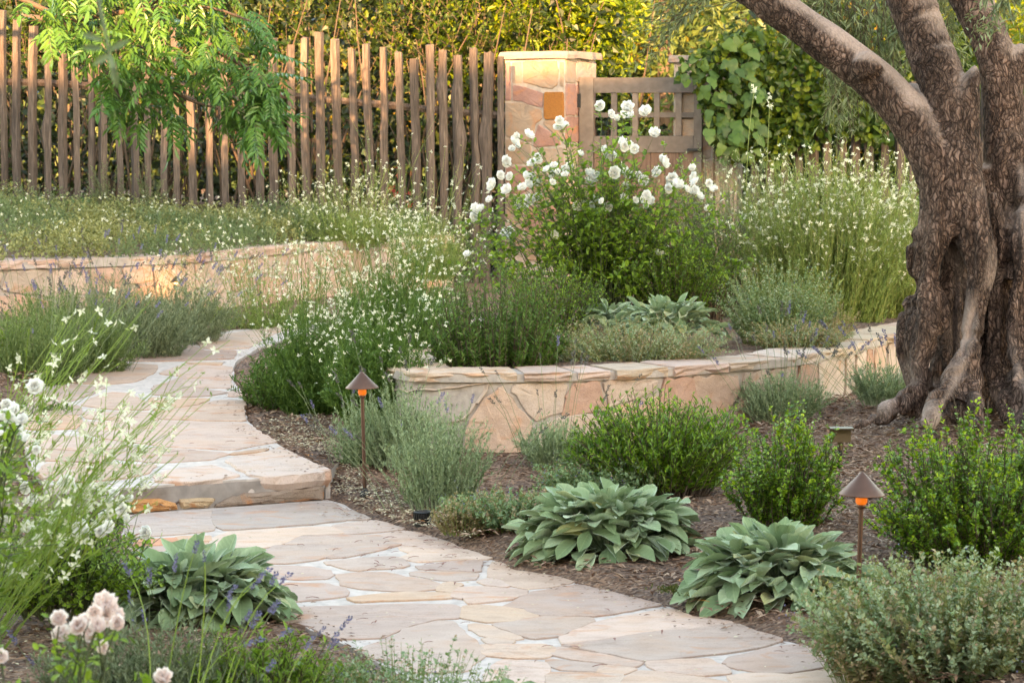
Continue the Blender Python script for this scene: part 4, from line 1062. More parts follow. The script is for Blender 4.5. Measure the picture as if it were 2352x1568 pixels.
def gaura(label, base, rx, ry, h, n, lean=(0, 0), nb=10, leafm=40, nleaf=0, fl=.011, leaf='gauraleaf', stemm='gaurastem', lowh=.45, m=10, r=.0019, petal='cream', group='gaura plants with wispy white flowers', lift=.55, bt=.5, flat=.5, LL=.035):
    o = plant('gaura', label, 'gaura', base, group)
    P = stems(base, n, rx, ry, h, K=9, lift=lift, lean=lean, hmin=.5, rpow=.6, wig=.02, flat=flat)
    geos = [tubes(P, r, 3, .4)]
    # side shoots
    p, T, t = along(P, 3, .35, .85); k = len(p); d = norm(T + .7 * rvec(k) + np.array([0, 0, .2])); ln = U(.08, .28, k)[:, None] * h
    Q = bez(p, p + d * ln * .5 + np.array([0, 0, .03]), p + d * ln, 5); geos.append(tubes(Q, r * .6, 3, .5))
    part(o, 'stems', geos, M[stemm])
    lv = [leafset(P, m, LL * .8, .007, .05, .8, 1., .8, .1), leafset(Q, 5, LL * .6, .005, .0, .9, 1., .8, .1)]
    if nleaf:
        G = stems(base, nleaf, rx * .8, ry * .8, lowh, lift=.6, hmin=.5)
        lv.append(leafset(G, leafm, LL, .010, .1, 1., .7, .9, .2)); part(o, 'leafy_shoots', [tubes(G, .002, 3)], M[stemm])
    part(o, 'foliage', lv, M[leaf])
    b1, _, _ = along(P, nb, bt, 1.); b2, _, _ = along(Q, max(1, nb // 3), .5, 1.)
    bl = np.vstack([b1, b2, P[:, -1], Q[:, -1]]); bl = bl + rng.normal(0, .006, bl.shape)
    sel = U(0, 1, len(bl)) < .42
    part(o, 'blossoms', stars(bl[sel], fl, 4, .35), M[petal])
    bd = bl[~sel]; bd = bd[::2]; part(o, 'buds', [cloud(bd, rvec(len(bd)) + [0, 0, .8], rvec(len(bd)), fl * 1.1, fl * .35)], M['gauralight'])
    return o

# big woolly leaves: five shapes shared by every clump
def big_leaf(seed, curl, fold):
    r_ = np.random.default_rng(seed); nu, nv = 8, 5
    u = np.linspace(0, 1, nu); wprof = np.array([.10, .30, .66, .92, 1.05, 1.04, .80, .10]) * .5
    V = []
    for i in range(nu):
        for k, s in enumerate(np.linspace(-1, 1, nv)):
            x = u[i]; y = s * wprof[i] * .46 * (1 + r_.normal(0, .02))
            z = -curl * u[i] ** 2 + fold * abs(s) ** 1.3 * wprof[i] + .018 * math.sin(u[i] * 9 + seed + s * 2) * abs(s)
            V.append((x, y, z))
    V = np.array(V); i = (np.arange(nu - 1)[:, None] * nv + np.arange(nv - 1)[None]).ravel()
    me = mesh_from([(V, np.stack([i, i + nv, i + nv + 1, i + 1], 1))], 'leaf', True); me.materials.append(M['stachys']); return me
BIG = [big_leaf(s, c, f) for s, c, f in ((1, .22, .22), (2, .38, .12), (3, .10, .35), (4, .30, .25), (5, .5, .10))]

def lambs_ear(label, base, rx, ry, h, n, L=.125, seed=0, group='lambs ear clumps'):
    r_ = random.Random(seed)
    o = plant('lambs_ear', label, 'lambs ear', base, group); b = Vector(base)
    sts = []
    n = int(n * 2.15); L = L * .98; h = h * .88
    for k in range(n):
        a = k * 2.39996 + r_.uniform(-.3, .3); f = ((k + .5) / n) ** .55
        f = min(1, f * r_.uniform(.88, 1.06))
        px, py = rx * f * .78 * math.cos(a), ry * f * .78 * math.sin(a)
        z = h * math.sqrt(max(0, 1 - .92 * f ** 2)) * r_.choice((r_.uniform(.78, 1.0), r_.uniform(.35, .9))) * .8 + .012
        ln = L * r_.uniform(.72, 1.2) * (.8 + .35 * f)
        el = math.radians(70 - 68 * f + r_.uniform(-28, 28)); az = a + r_.uniform(-1.0, 1.0)
        if f > .8: el = math.radians(r_.uniform(-28, 14)); z = r_.uniform(.03, .4) * h
        lf = put('leaf', None, None, o, me=BIG[r_.randrange(5)])
        d = Vector((math.cos(az) * math.cos(el), math.sin(az) * math.cos(el), math.sin(el)))
        lf.location = Vector((px, py, z)) - d * ln * .25
        q = d.to_track_quat('X', 'Z'); lf.rotation_euler = q.to_euler(); lf.rotation_euler.rotate_axis('X', r_.uniform(-.45, .45))
        lf.scale = (ln, ln * r_.uniform(.78, 1.08), ln)
        sts.append((Vector((px * .3, py * .3, 0)), lf.location.copy()))
    P = np.array([[tuple(s + b), tuple((s * .6 + e * .4) + b + Vector((0, 0, .01))), tuple(e + b)] for s, e in sts])
    part(o, 'stems', [tubes(P, .0032, 4, .7)], M['stachys'], True)
    return o

# a rose bloom: three whorls of cupped petals, shared mesh
def bloom_mesh(seed, mat):
    r_ = np.random.default_rng(seed); geos = []
    for (cnt, ln, wd, el, c0) in ((7, .048, .050, .12, .004), (7, .043, .042, .55, .006), (6, .032, .032, .95, .007), (5, .02, .022, 1.25, .008)):
        for k in range(cnt):
            a = (k + r_.uniform(-.25, .25)) * 2 * math.pi / cnt; e = el + r_.uniform(-.15, .25)
            nu, nv = 4, 4; V = []
            for i in range(nu):
                t = i / (nu - 1); w = wd * (.28 + .72 * math.sin(min(1, t * 1.15 + .12) * math.pi * .62)) * (1 if t < .99 else .78)
                for s in np.linspace(-.5, .5, nv):
                    rr = c0 + ln * t * math.cos(e + .5 * t); z = ln * t * math.sin(e + .5 * t) + .004 * math.sin(s * 9 + k * 2 + seed) * t + .012 * (abs(s) * 2) ** 2 * t - .006 * t * t + r_.normal(0, .0009)
                    V.append((rr, s * w, z + c0 * .5))
            V = np.array(V); ca, sa = math.cos(a), math.sin(a)
            V = np.stack([V[:, 0] * ca - V[:, 1] * sa, V[:, 0] * sa + V[:, 1] * ca, V[:, 2]], 1)
            i = (np.arange(nu - 1)[:, None] * nv + np.arange(nv - 1)[None]).ravel()
            geos.append((V, np.stack([i, i + nv, i + nv + 1, i + 1], 1)))
    me = mesh_from(geos, 'bloom', True); me.materials.append(M[mat]); return me
BLOOM = {m: [bloom_mesh(s, m) for s in (1, 2, 3)] for m in ('white', 'blush')}
def more_blooms(pts, k, s):
    out = list(pts)
    for _ in range(k): out.append(pts[R_.randrange(len(pts))] + rng.normal(0, s, 3) * [1, .6, .7])
    return out

def rose_bush(label, base, blooms, ncane=26, rx=.5, ry=.35, h=1.0, m=16, size=1., kind='white', L=.034, group=None, extra=True, leafmat='rose'):
    o = plant('rose_bush', label, 'rose bush', base, group); base = np.array(base, float); B = np.array(blooms, float)
    p0 = base + rng.normal(0, .05, (len(B), 3)) * [1, 1, 0]
    d = B - p0; c = p0 + d * [.25, .25, .65]
    P1 = bez(p0, c, B, 10); P1[:, 1:-1] += rng.normal(0, .01, (len(B), 8, 3))
    P2 = stems(base, ncane, rx, ry, h, K=10, lift=.6, hmin=.45)
    P = np.vstack([P1, P2])
    g = [tubes(P, .0042, 5, .35)]
    p, T, t = along(P, 3, .35, .95); k = len(p); dd = norm(T * .6 + rvec(k) + [0, 0, .2]); Q = bez(p, p + dd * .05, p + dd * U(.06, .16, k)[:, None], 4); g.append(tubes(Q, .0017, 3, .6))
    part(o, 'canes', g, M['canes'], True)
    part(o, 'foliage', [leafset(P, m, L, L * .6, .3, 1., .4, 1., .1, OV4), leafset(Q, 6, L * .9, L * .55, .1, 1., .6, .9, .0, OV4)], M[leafmat])
    for b_ in B:
        f = put('bloom', None, None, o, me=BLOOM[kind][R_.randrange(3)]); f.location = Vector(b_ - base)
        f.rotation_euler = Vector((R_.uniform(-.7, .7), R_.uniform(-1.5, -.2), R_.uniform(.1, 1.0))).to_track_quat('Z', 'Y').to_euler(); s = size * R_.uniform(.6, 1.15); f.scale = (s * R_.uniform(.8, 1.1), s, s * R_.uniform(.7, 1.2))
    return o

# ---------------------------------------------------------------- olive tree
TB = [[(1640, -110, 11.45, 34), (1690, -50, 11.4, 38), (1752, -5, 11.3, 42), (1822, 45, 11.25, 44), (1908, 105, 11.2, 46), (1995, 170, 11.15, 48), (2075, 250, 11.1, 51), (2132, 335, 11.05, 56), (2165, 430, 11.02, 54), (2162, 500, 11.0, 48), (2143, 560, 10.97, 38), (2133, 640, 10.95, 30), (2150, 712, 10.93, 42), (2128, 780, 10.93, 34), (2106, 830, 10.92, 28), (2112, 900, 10.9, 25), (2098, 955, 10.78, 16)],
 [(2030, -160, 11.3, 48), (2062, -80, 11.3, 51), (2090, 0, 11.25, 53), (2120, 75, 11.2, 53), (2150, 150, 11.15, 55), (2185, 240, 11.1, 55), (2197, 340, 11.05, 58), (2208, 450, 11, 56), (2235, 540, 10.95, 46), (2257, 600, 10.92, 36), (2247, 669, 10.9, 28), (2233, 776, 10.87, 26), (2220, 839, 10.8, 35), (2186, 890, 10.7, 38), (2150, 932, 10.57, 30), (2116, 990, 10.38, 18)],
 [(2150, -170, 11.5, 44), (2190, -80, 11.5, 47), (2232, 0, 11.45, 46), (2275, 90, 11.4, 46), (2300, 170, 11.35, 46), (2305, 260, 11.35, 47), (2312, 360, 11.3, 52), (2325, 460, 11.25, 60), (2338, 600, 11.2, 62), (2345, 750, 11.18, 62), (2350, 880, 11.15, 66)],
 [(2150, 505, 11.05, 20), (2122, 545, 11.03, 34), (2104, 582, 11.03, 37), (2106, 615, 11.05, 32), (2128, 660, 11.08, 26)],
 [(2122, 650, 11.1, 14), (2108, 690, 11.06, 30), (2097, 735, 11.02, 41), (2093, 785, 11.0, 41), (2100, 845, 11.0, 37), (2122, 900, 10.98, 30)],
 [(2200, 480, 11.12, 50), (2192, 600, 11.14, 52), (2192, 700, 11.14, 50), (2184, 820, 11.12, 52), (2182, 930, 11.02, 52), (2175, 985, 10.8, 34)],
 [(2222, 830, 10.86, 26), (2228, 880, 10.78, 38), (2240, 930, 10.62, 32), (2244, 990, 10.42, 18)],
 [(2262, 380, 11.25, 20), (2268, 450, 11.28, 50), (2272, 540, 11.3, 70), (2270, 650, 11.3, 80), (2268, 780, 11.3, 86), (2270, 900, 11.25, 84), (2270, 970, 11.2, 80)],
 [(2345, 380, 11.2, 10), (2352, 450, 11.1, 26), (2350, 560, 11.02, 32), (2343, 650, 11.0, 27), (2335, 760, 10.97, 27), (2342, 850, 10.88, 33), (2368, 925, 10.65, 34), (2392, 992, 10.5, 22)],
 [(2285, 440, 11.1, 12), (2290, 540, 11.08, 32), (2288, 680, 11.1, 27), (2286, 800, 11.08, 27), (2296, 880, 10.98, 32), (2315, 940, 10.78, 28), (2335, 990, 10.55, 18)],
 [(2120, 890, 10.92, 30), (2084, 914, 10.82, 35), (2060, 940, 10.74, 26), (2040, 948, 10.7, 29), (2008, 964, 10.66, 19), (1955, 980, 10.6, 8)],
 [(2078, 195, 11.45, 8), (2088, 208, 11.45, 28), (2112, 235, 11.4, 36), (2145, 300, 11.3, 40), (2175, 390, 11.2, 46)],
 [(2345, 100, 11.36, 7), (2342, 122, 11.35, 24), (2322, 160, 11.35, 36), (2306, 230, 11.35, 40)],
 [(2240, 150, 11.06, 6), (2235, 172, 11.05, 20), (2220, 215, 11.05, 32), (2208, 290, 11.05, 44)],
 [(2415, 380, 11.15, 14), (2420, 500, 11.1, 56), (2430, 700, 11.1, 66), (2430, 900, 11.0, 60), (2450, 990, 10.9, 40)],
 [(1962, 135, 11.1, 8), (1970, 142, 11.1, 24), (1985, 150, 11.07, 36), (2000, 172, 11.07, 30)]]
def build_trunk():
    geos = []
    for tb in TB:
        a = np.array(tb, float); a = smooth_curve(a, max(6, len(a) * 3), 2)
        pts = np.array([at(x, y, Y) for x, y, Y, r in a]); rad = a[:, 3] * a[:, 2] / FP
        rad = rad * (1 + .02 * np.sin(np.arange(len(rad)) * 1.3 + rad[0] * 50))
        # round the ends
        geos += tube1(pts, rad, 14)
    base = np.array([2.05, 11.0, .27])
    geos = [(v - base, f) for v, f in geos]
    me = mesh_from(geos, 'raw'); ob = bpy.data.objects.new('raw', me); C.objects.link(ob)
    md = ob.modifiers.new('r', 'REMESH'); md.mode = 'VOXEL'; md.voxel_size = .0105
    m2 = ob.modifiers.new('s', 'SMOOTH'); m2.iterations = 4; m2.factor = .5
    dg = bpy.context.evaluated_depsgraph_get(); ev = ob.evaluated_get(dg)
    out = bpy.data.meshes.new_from_object(ev); bpy.data.objects.remove(ob)
    n = len(out.vertices); v = np.empty(n * 3, np.float32); out.vertices.foreach_get('co', v); v = v.reshape(-1, 3).astype(float)
    nr = np.empty(n * 3, np.float32); out.vertices.foreach_get('normal', nr); nr = nr.reshape(-1, 3)
    low = np.clip((1.75 - (v[:, 2] + base[2])) / .8, 0, 1)
    fl = vnoise(np.stack([v[:, 0] * 15, v[:, 1] * 15, v[:, 2] * 2.2], 1), 1); fl2 = vnoise(np.stack([v[:, 0] * 38, v[:, 1] * 38, v[:, 2] * 9], 1), 2)
    lump = vnoise(v * 7.5, 6); fine_ = vnoise(np.stack([v[:, 0] * 95, v[:, 1] * 95, v[:, 2] * 40], 1), 4)
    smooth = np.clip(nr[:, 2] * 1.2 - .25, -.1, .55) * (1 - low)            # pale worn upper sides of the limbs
    zc = v[:, 2] + base[2]
    root = np.clip((.62 - zc) / .3, 0, 1) * .22
    # the pale root that runs down the front and its neighbour at the right
    for xs_, Yc in (((2250, 2240, 2222, 2150, 2108), (640, 740, 834, 931, 1000)), ((2345, 2340, 2350, 2380), (640, 760, 860, 950))):
        q = np.array([at(x, y, 10.68) for x, y in zip(xs_, Yc)]) - base; xx = np.interp(-v[:, 2], -q[:, 2], q[:, 0])
        on = np.exp(-((v[:, 0] - xx) / .05) ** 2) * np.clip((-.03 - v[:, 1]) / .06, 0, 1) * np.clip((q[0, 2] + .02 - v[:, 2]) / .18, 0, 1); root = np.maximum(root, on * .42)
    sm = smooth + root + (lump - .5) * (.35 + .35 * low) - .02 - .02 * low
    crease = np.abs(fl - .5) * 2
    rough = 1 - np.clip((sm - .05) * 4, 0, 1)
    dsp = -.030 * low * np.exp(-(crease / .26) ** 2) + .012 * (lump - .5) + .014 * (fl2 - .5) * rough * (.5 + .5 * low) + .008 * (fine_ - .5) * rough
    v = v + nr * dsp[:, None]
    out.vertices.foreach_set('co', v.ravel().astype(np.float32))
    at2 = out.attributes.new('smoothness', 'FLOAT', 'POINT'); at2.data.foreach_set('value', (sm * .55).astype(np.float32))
    out.polygons.foreach_set('use_smooth', np.ones(len(out.polygons), bool)); out.materials.clear(); out.materials.append(M['bark']); out.update()
    return out, base
tm_, tb_ = build_trunk()
olive = empty('olive_tree', tb_, 'old olive tree with gnarled fluted trunk, three limbs and spreading surface roots', 'tree')
t_o = bpy.data.objects.new('trunk', tm_); C.objects.link(t_o); t_o.parent = olive

def sprigs(P, m, L, W, droop=0):
    return leafset(P, m, L, W, .1, 1., .8, .8, -.05)
# the crown above the frame: limbs, twigs and leaves, thinning out so light still falls on the garden
ctr = []
for (x, y, Y, dx, dy, dz) in ((1640, -110, 11.45, -1.3, .3, .9), (1640, -110, 11.45, -1.0, -.6, 1.1), (2030, -160, 11.3, -.4, -.3, 1.5), (2030, -160, 11.3, -.2, .8, 1.4), (2150, -170, 11.5, .5, .5, 1.5), (2150, -170, 11.5, .9, -.4, 1.2), (2150, -170, 11.5, 1.2, .5, .8)):
    p = at(x, y, Y); ctr.append([p, p + [dx * .4, dy * .4, dz * .6], p + [dx, dy, dz]])
LB = np.array(ctr); LBc = bez(LB[:, 0], LB[:, 1], LB[:, 2], 8)
p, T, t = along(LBc, 16, .25, 1.); d = norm(T + rvec(len(p)) * 1.1); tw = bez(p, p + d * .3, p + d * .55 - [0, 0, .12], 5)
part(olive, 'limbs', [tubes(LBc, np.linspace(.055, .02, 8)[None].repeat(len(LBc), 0), 8), tubes(tw, .009, 4)], M['twig'], True)
p, T, t = along(tw, 6, .2, 1.); d = norm(rvec(len(p)) + T * .8); tw2 = bez(p, p + d * .12, p + d * .24 - [0, 0, .07], 5)
tw2 = tw2[tw2[:, :, 2].min(1) > 2.17]
# hanging sprigs that come down into view
hang = []
for (x0, y0, x1, y1, Y, k) in ((1640, -90, 1460, 150, 12.0, 9), (1700, -60, 1500, 60, 11.8, 6), (1900, -60, 1930, 190, 12.3, 16), (1980, -40, 1990, 250, 12.4, 18), (1930, 20, 1945, 300, 12.4, 12), (2040, -40, 2040, 230, 12.5, 14), (1870, -30, 1850, 110, 12.2, 10), (1930, 130, 1920, 325, 12.3, 7), (2080, 30, 2075, 160, 12.4, 8), (1830, -40, 1760, 20, 12.2, 5),
                              (2290, -60, 2250, 120, 10.6, 6), (2350, -50, 2330, 60, 10.5, 10), (2330, -40, 2290, 40, 10.6, 8), (2150, -60, 2175, 60, 12, 8), (2170, -20, 2190, 150, 12.2, 7), (1800, -60, 1800, 60, 12.4, 7), (2060, 120, 2050, 300, 12.6, 6), (2300, 40, 2270, 130, 10.6, 4)):
    for i in range(int(k * (1.7 if Y > 11 else .7))):
        a = at(x0 + R_.uniform(-45, 45), y0 + R_.uniform(-30, 60), Y + R_.uniform(-.15, .15)); b_ = at(x1 + R_.uniform(-45, 45), y1 + R_.uniform(-60, 20), Y + R_.uniform(-.15, .15))
        hang.append(bez(a[None], ((a + b_) / 2 + [R_.uniform(-.05, .05), 0, .04])[None], b_[None], 5)[0])
hang = np.array(hang)
part(olive, 'twigs', [tubes(tw2, .0025, 3), tubes(hang, .0022, 3)], M['twig'])
part(olive, 'foliage', [sprigs(tw2, 11, .052, .011), sprigs(hang, 22, .062, .013)], M['olive'])

# ---------------------------------------------------------------- hedges and trees behind
def crown_geo(c, rad, n, L, W, k=30, clump=.28, tm=DIA, shell=.65, upb=.2):
    c = np.array(c, float); rad = np.array(rad, float)
    cc = rvec(k) * U(shell, 1, k)[:, None] * rad + c
    i = rng.integers(0, k, n); p = cc[i] + rng.normal(0, 1, (n, 3)) * rad * clump
    out = norm((p - c) / rad)
    return cloud(p, rvec(n) + out * .5, out + rvec(n) * .8 + [0, 0, upb], L, W, tm, (1 + rng.normal(0, .25, n)).clip(.5, 1.6))

hd = plant('hedge', 'tall leafy evergreen hedge growing close behind the long picket fence', 'hedge', (-2, 22, .9))
sh = []
n = 2300
x = U(-5.8, .9, n); z0 = U(.4, 3.2, n); y = 21.15 + .5 * U(0, 1, n) ** 1.5 + .35 * vnoise(np.stack([x * 1.7, z0 * 1.7, 0 * x], 1), 8)
cl_ = vnoise(np.stack([x * 2.2, z0 * 2.2, 0 * x], 1), 31); y = y + 1.7 * np.clip(.52 - cl_, 0, .5); p0 = np.stack([x, y + .25, z0], 1); d = norm(np.stack([rng.normal(0, .5, n), U(-1, -.1, n), U(.2, 1.2, n)], 1)); ln = U(.18, .42, n)[:, None]
kp = (z0 > 2.15) | (U(0, 1, n) < .16); p0, d, ln = p0[kp], d[kp], ln[kp]; SH = bez(p0, p0 + d * ln * .5, p0 + d * ln + [0, 0, .02], 6)
part(hd, 'shoots', [tubes(SH, .004, 3)], M['twig'])
part(hd, 'foliage', [leafset(SH, 17, .056, .03, .1, 1., .5, 1., .15, OV4)], M['hedge'])
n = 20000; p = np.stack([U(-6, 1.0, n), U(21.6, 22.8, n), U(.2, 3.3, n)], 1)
part(hd, 'inner_foliage', [cloud(p, rvec(n), rvec(n) + [0, -1, .3], .085, .06)], M['hedge_shade'])  # dark leaves stand in for the shade behind the pickets
n = 260; p = np.stack([U(-6, 1.0, n), U(21.5, 22.4, n), U(.3, 1.0, n)], 1); q = p + np.stack([rng.normal(0, .4, n), rng.normal(0, .2, n), U(1, 2.2, n)], 1)
part(hd, 'branches', [tubes(bez(p, (p + q) / 2 + rng.normal(0, .12, (n, 3)), q, 6), .012, 4)], M['twig'])
ys_ = plant('shrub', 'bright yellow-green shrub rising above the gate pillar in low sun', 'shrub', (.3, 22.3, .5))
part(ys_, 'foliage', [crown_geo((.05, 22.4, 2.75), (1.05, .6, .85), 9000, .075, .028, 70, .16), crown_geo((.65, 22.2, 2.0), (.35, .4, .9), 2500, .07, .028, 30, .2)], M['hedge_sunlit'])
q = np.array([[(.2, 22.5, .4)] * 14]).reshape(-1, 3); e = q + np.stack([U(-1, .8, 14), U(-.3, .3, 14), U(1.6, 2.9, 14)], 1)
part(ys_, 'branches', [tubes(bez(q, (q + e) / 2, e, 6), .014, 4)], M['twig'])

TR = [('conifer', 'dark feathery tree behind the gate, filling the gap beside the yellow-green shrub', (1.9, 31, 2.6), (1.3, 1.3, 3.0), 'conifer', 12000, .13, .05), ('broadleaf_tree', 'sunlit golden tree behind the gate, topmost in the gap between the limbs', (3.4, 36, 5.4), (2.6, 1.8, 2.2), 'far_sunlit', 12000, .14, .08),
      ('broadleaf_tree', 'golden green tree seen low through the gate grid', (2.6, 34, .9), (2.0, 1.5, 1.7), 'far_sunlit', 7000, .12, .07), ('broadleaf_tree', 'yellowish tree behind the grapevine and the olive limbs', (5.6, 33, 3.6), (2.6, 1.6, 2.6), 'far_sunlit', 9000, .13, .07),
      ('conifer', 'dark tree behind the olive trunk at the edge of the view', (8.4, 34, 3), (2.2, 1.5, 3.5), 'conifer', 8000, .14, .06), ('broadleaf_tree', 'dark leafy tree standing behind the left end of the hedge', (-5.5, 30, 3.5), (3.2, 1.6, 3.2), 'conifer', 8000, .15, .08),
      ('broadleaf_tree', 'sun-flecked tree behind the middle of the hedge', (-.5, 32, 3.8), (3.6, 1.6, 3.4), 'far_sunlit', 9000, .15, .08)]
for nm, lb, c, r_, mt, n, L, W in TR:
    o = plant(nm, lb, 'tree', (c[0], c[1], .4))
    part(o, 'crown', [crown_geo(c, r_, n, L, W, 90, .14)], M[mt], stuff=False)
    put('trunk', tube1([(c[0], c[1], 0), (c[0] + .1, c[1], c[2] * .6), (c[0], c[1], c[2] + r_[2] * .5)], [.2, .14, .05], 8), M['twig'], o, True)
n = 26000; p = np.stack([U(-16, 18, n), U(46, 52, n), U(0, 1, n) ** .8 * 9.5], 1)
p[:, 1] += 3 * vnoise(p * .5, 3)
tag(put('treeline', [cloud(p, rvec(n), rvec(n) + [0, -1, .5], .9, .6)], M['conifer'], loc=(0, 48, 0)), 'dense dark woods far behind the gate and hedges, reading as one mass', 'woods', kind='stuff')

# far garden, right of the gate
sb = plant('shrub', 'dark leafy shrub behind the grapevine, between the vine and the olive limbs', 'shrub', (3.4, 22, .4))
part(sb, 'foliage', [crown_geo((3.4, 21.9, 1.6), (1.7, .6, 1.3), 11000, .075, .038, 90, .17)], M['hedge'])
part(sb, 'inner_foliage', [crown_geo((3.4, 22.4, 1.3), (1.7, .5, 1.3), 6000, .09, .05, 60, .25)], M['hedge_shade'])
sb2 = plant('shrub', 'sunny yellow-green shrub glimpsed between the olive limbs', 'shrub', (4.8, 24, .4))
part(sb2, 'foliage', [crown_geo((4.8, 24, 2.2), (1.2, .7, 1.3), 8000, .085, .04, 70, .17)], M['hedge_sunlit'])
sb3 = plant('shrub', 'leafy shrub at the far right beyond the olive trunk', 'shrub', (6.6, 22.5, .4))
part(sb3, 'foliage', [crown_geo((6.4, 22.5, 1.6), (1.6, .8, 1.7), 8000, .085, .04, 70, .17)], M['hedge'])

# grapevine: broad lobed leaves, each its own piece
def vine_leaf(seed):
    r_ = np.random.default_rng(seed); n = 15; a = np.linspace(-2.75, 2.75, n)
    rr = .46 * (1 + .30 * np.cos(a * 2.5) + r_.normal(0, .05, n)); rr[::2] *= .93; rr[n // 2] = .68
    V = [(.0, 0, 0)] + [(.42 + rr[i] * math.cos(a[i]) * .95, rr[i] * math.sin(a[i]), -.12 * rr[i] ** 2 * 2 + .05 * math.sin(a[i] * 3 + seed)) for i in range(n)] + [(.4, 0, .03)]
    V = np.array(V); f = [(i, i + 1, n + 1) for i in range(1, n)] + [(0, 1, n + 1), (n, 0, n + 1)]
    me = mesh_from([(V, np.array(f))], 'leaf', True); me.materials.append(M['vine'] if seed < 5 else M['ivy']); return me
VL = [vine_leaf(s) for s in (1, 2, 3)]; IL = [vine_leaf(s) for s in (5, 6)]
def broadleaf(o, p, s, meshes, face=(0, -1, .25), dn=.8):
    lf = put('leaf', None, None, o, me=meshes[R_.randrange(len(meshes))]); lf.location = Vector(p) - o.location
    d = Vector((R_.uniform(-.8, .8), R_.uniform(-.5, -.05), -dn + R_.uniform(-.3, .5))).normalized()
    nrm = Vector(face) + Vector((R_.uniform(-.5, .5), R_.uniform(-.3, .3), R_.uniform(-.3, .5)))
    y_ = nrm.cross(d).normalized(); z_ = d.cross(y_)
    from mathutils import Matrix
    mt = Matrix((d, y_, z_)).transposed(); lf.rotation_euler = mt.to_euler(); lf.scale = (s, s, s)
vn = plant('grapevine', 'grapevine sprawling over the far gate pillar, its broad leaves hanging towards the shrubs', 'vine', (2.1, 20.5, .4))
def vine_pts(k):
    out = []
    while len(out) < k:
        x, y = R_.uniform(1560, 2040), R_.uniform(60, 380)
        top = np.interp(x, [1560, 1600, 1640, 1700, 1760, 1820, 1900, 2040], [150, 125, 105, 72, 62, 95, 120, 180]); bot = np.interp(x, [1560, 1600, 1625, 1660, 1780, 1860, 1950, 2040], [185, 190, 300, 370, 370, 340, 300, 340])
        if top < y < bot: out.append((x, y))
    return out
for x, y in vine_pts(290):
    Y = 20.3 + R_.uniform(-.15, .25) + .3 * (x > 1750); broadleaf(vn, at(x, y, Y), R_.uniform(.07, .14), VL)
vp = [at(x, y, 20.4 + R_.uniform(0, .3)) for x, y in ((1640, 620), (1640, 400), (1650, 250), (1640, 140), (1700, 110), (1760, 120), (1830, 160))]
vw = [bez(np.array([vp[0]]), np.array([vp[1]]), np.array([vp[3]]), 8)[0]] + [bez(np.array([vp[i]]), np.array([vp[i + 1] + [0, -.05, .05]]), np.array([vp[i + 2]]), 8)[0] for i in (2, 3, 4)]
part(vn, 'canes', [tubes(np.array(vw), .012, 5, .8)], M['twig'], True)
g_ = vine_pts(2600); p = np.array([at(x, y, 20.45 + R_.uniform(-.08, .1)) for x, y in g_]); n = len(p)
part(vn, 'inner_foliage', [cloud(p, rvec(n), rvec(n) + [0, -1, .2], .075, .05, OVAL)], M['hedge'])
iv = plant('ivy', 'dark green ivy creeping round the feet of the leftmost pickets', 'ivy', (-3.9, 19.9, .95))
for k in range(120):
    x = R_.uniform(-120, 150) if k < 90 else R_.uniform(150, 240); y = R_.uniform(452, 522); Y = 20.05 - (y - 452) / 70 * .9
    broadleaf(iv, at(x, y, Y), R_.uniform(.05, .085), IL, (0, -1, .8), .3)
sh_ = np.array([at(R_.uniform(-120, 200), R_.uniform(460, 515), 20 - .5 * R_.random()) for _ in range(30)])
part(iv, 'runners', [tubes(bez(sh_, sh_ + [.1, -.05, .05], sh_ + [.25, .02, -.02], 5), .003, 3)], M['twig'])

# ---------------------------------------------------------------- pistache: hanging feathery leaves, each frond a part
def frond(seed):
    r_ = np.random.default_rng(seed); npair = 6; ax = np.linspace(.18, 1, npair + 1); P = []; D = []; N = []
    sag = lambda t: -.28 * t ** 2
    for i, t in enumerate(ax[:-1]):
        for s in (-1, 1):
            P.append((t, 0, sag(t))); D.append((.55 + .3 * t, s * .9, -.45 + r_.normal(0, .15))); N.append((r_.normal(0, .2), r_.normal(0, .2), 1))
    P.append((1, 0, sag(1))); D.append((1, 0, -.7)); N.append((0, 0, 1))
    P, D, N = map(lambda q: np.array(q, float), (P, D, N))
    lf = cloud(P, D, N, .40, .115, OVAL, (1 + r_.normal(0, .12, len(P))).clip(.7, 1.3))
    t = np.linspace(0, 1, 6); st = tubes(np.stack([t, 0 * t, sag(t)], 1)[None], .007, 3, .5)
    me = mesh_from([lf, st], 'frond'); me.materials.append(M['pist']); return me
FR = [frond(s) for s in (1, 2, 3, 4)]
ps = plant('pistache_tree', 'feathery green pistache branch hanging in front of the picket fence', 'tree', (-6.2, 17.5, .8))
br = [[(-900, 20, 17.6), (-500, -140, 17.6), (-100, -70, 17.6), (120, 30, 17.5), (275, 98, 17.4), (330, 120, 17.4), (400, 112, 17.3), (480, 105, 17.2), (560, 125, 17.1)], [(300, 105, 17.4), (335, 160, 17.3), (370, 190, 17.2), (430, 230, 17.1), (500, 250, 17.0)], [(60, 40, 17.5), (160, 50, 17.2), (320, 20, 17.1), (480, 10, 17.0), (600, 60, 16.9)],
      [(200, 80, 17.5), (250, 180, 17.2), (300, 260, 17.1)], [(-100, -75, 17.6), (60, -50, 17.4), (260, -40, 17.3)], [(480, 105, 17.2), (560, 150, 17.0), (620, 200, 16.9)], [(320, 20, 17.1), (420, -30, 17.2), (520, -60, 17.3)]]
bg_ = []
for i, b_ in enumerate(br):
    q = smooth_curve(np.array([at(*p_) for p_ in b_]), 14, 2); bg_ += tube1(q, np.linspace(.028 if i else .045, .007, 14), 6)
part(ps, 'branches', bg_, M['twig'], True, stuff=False)
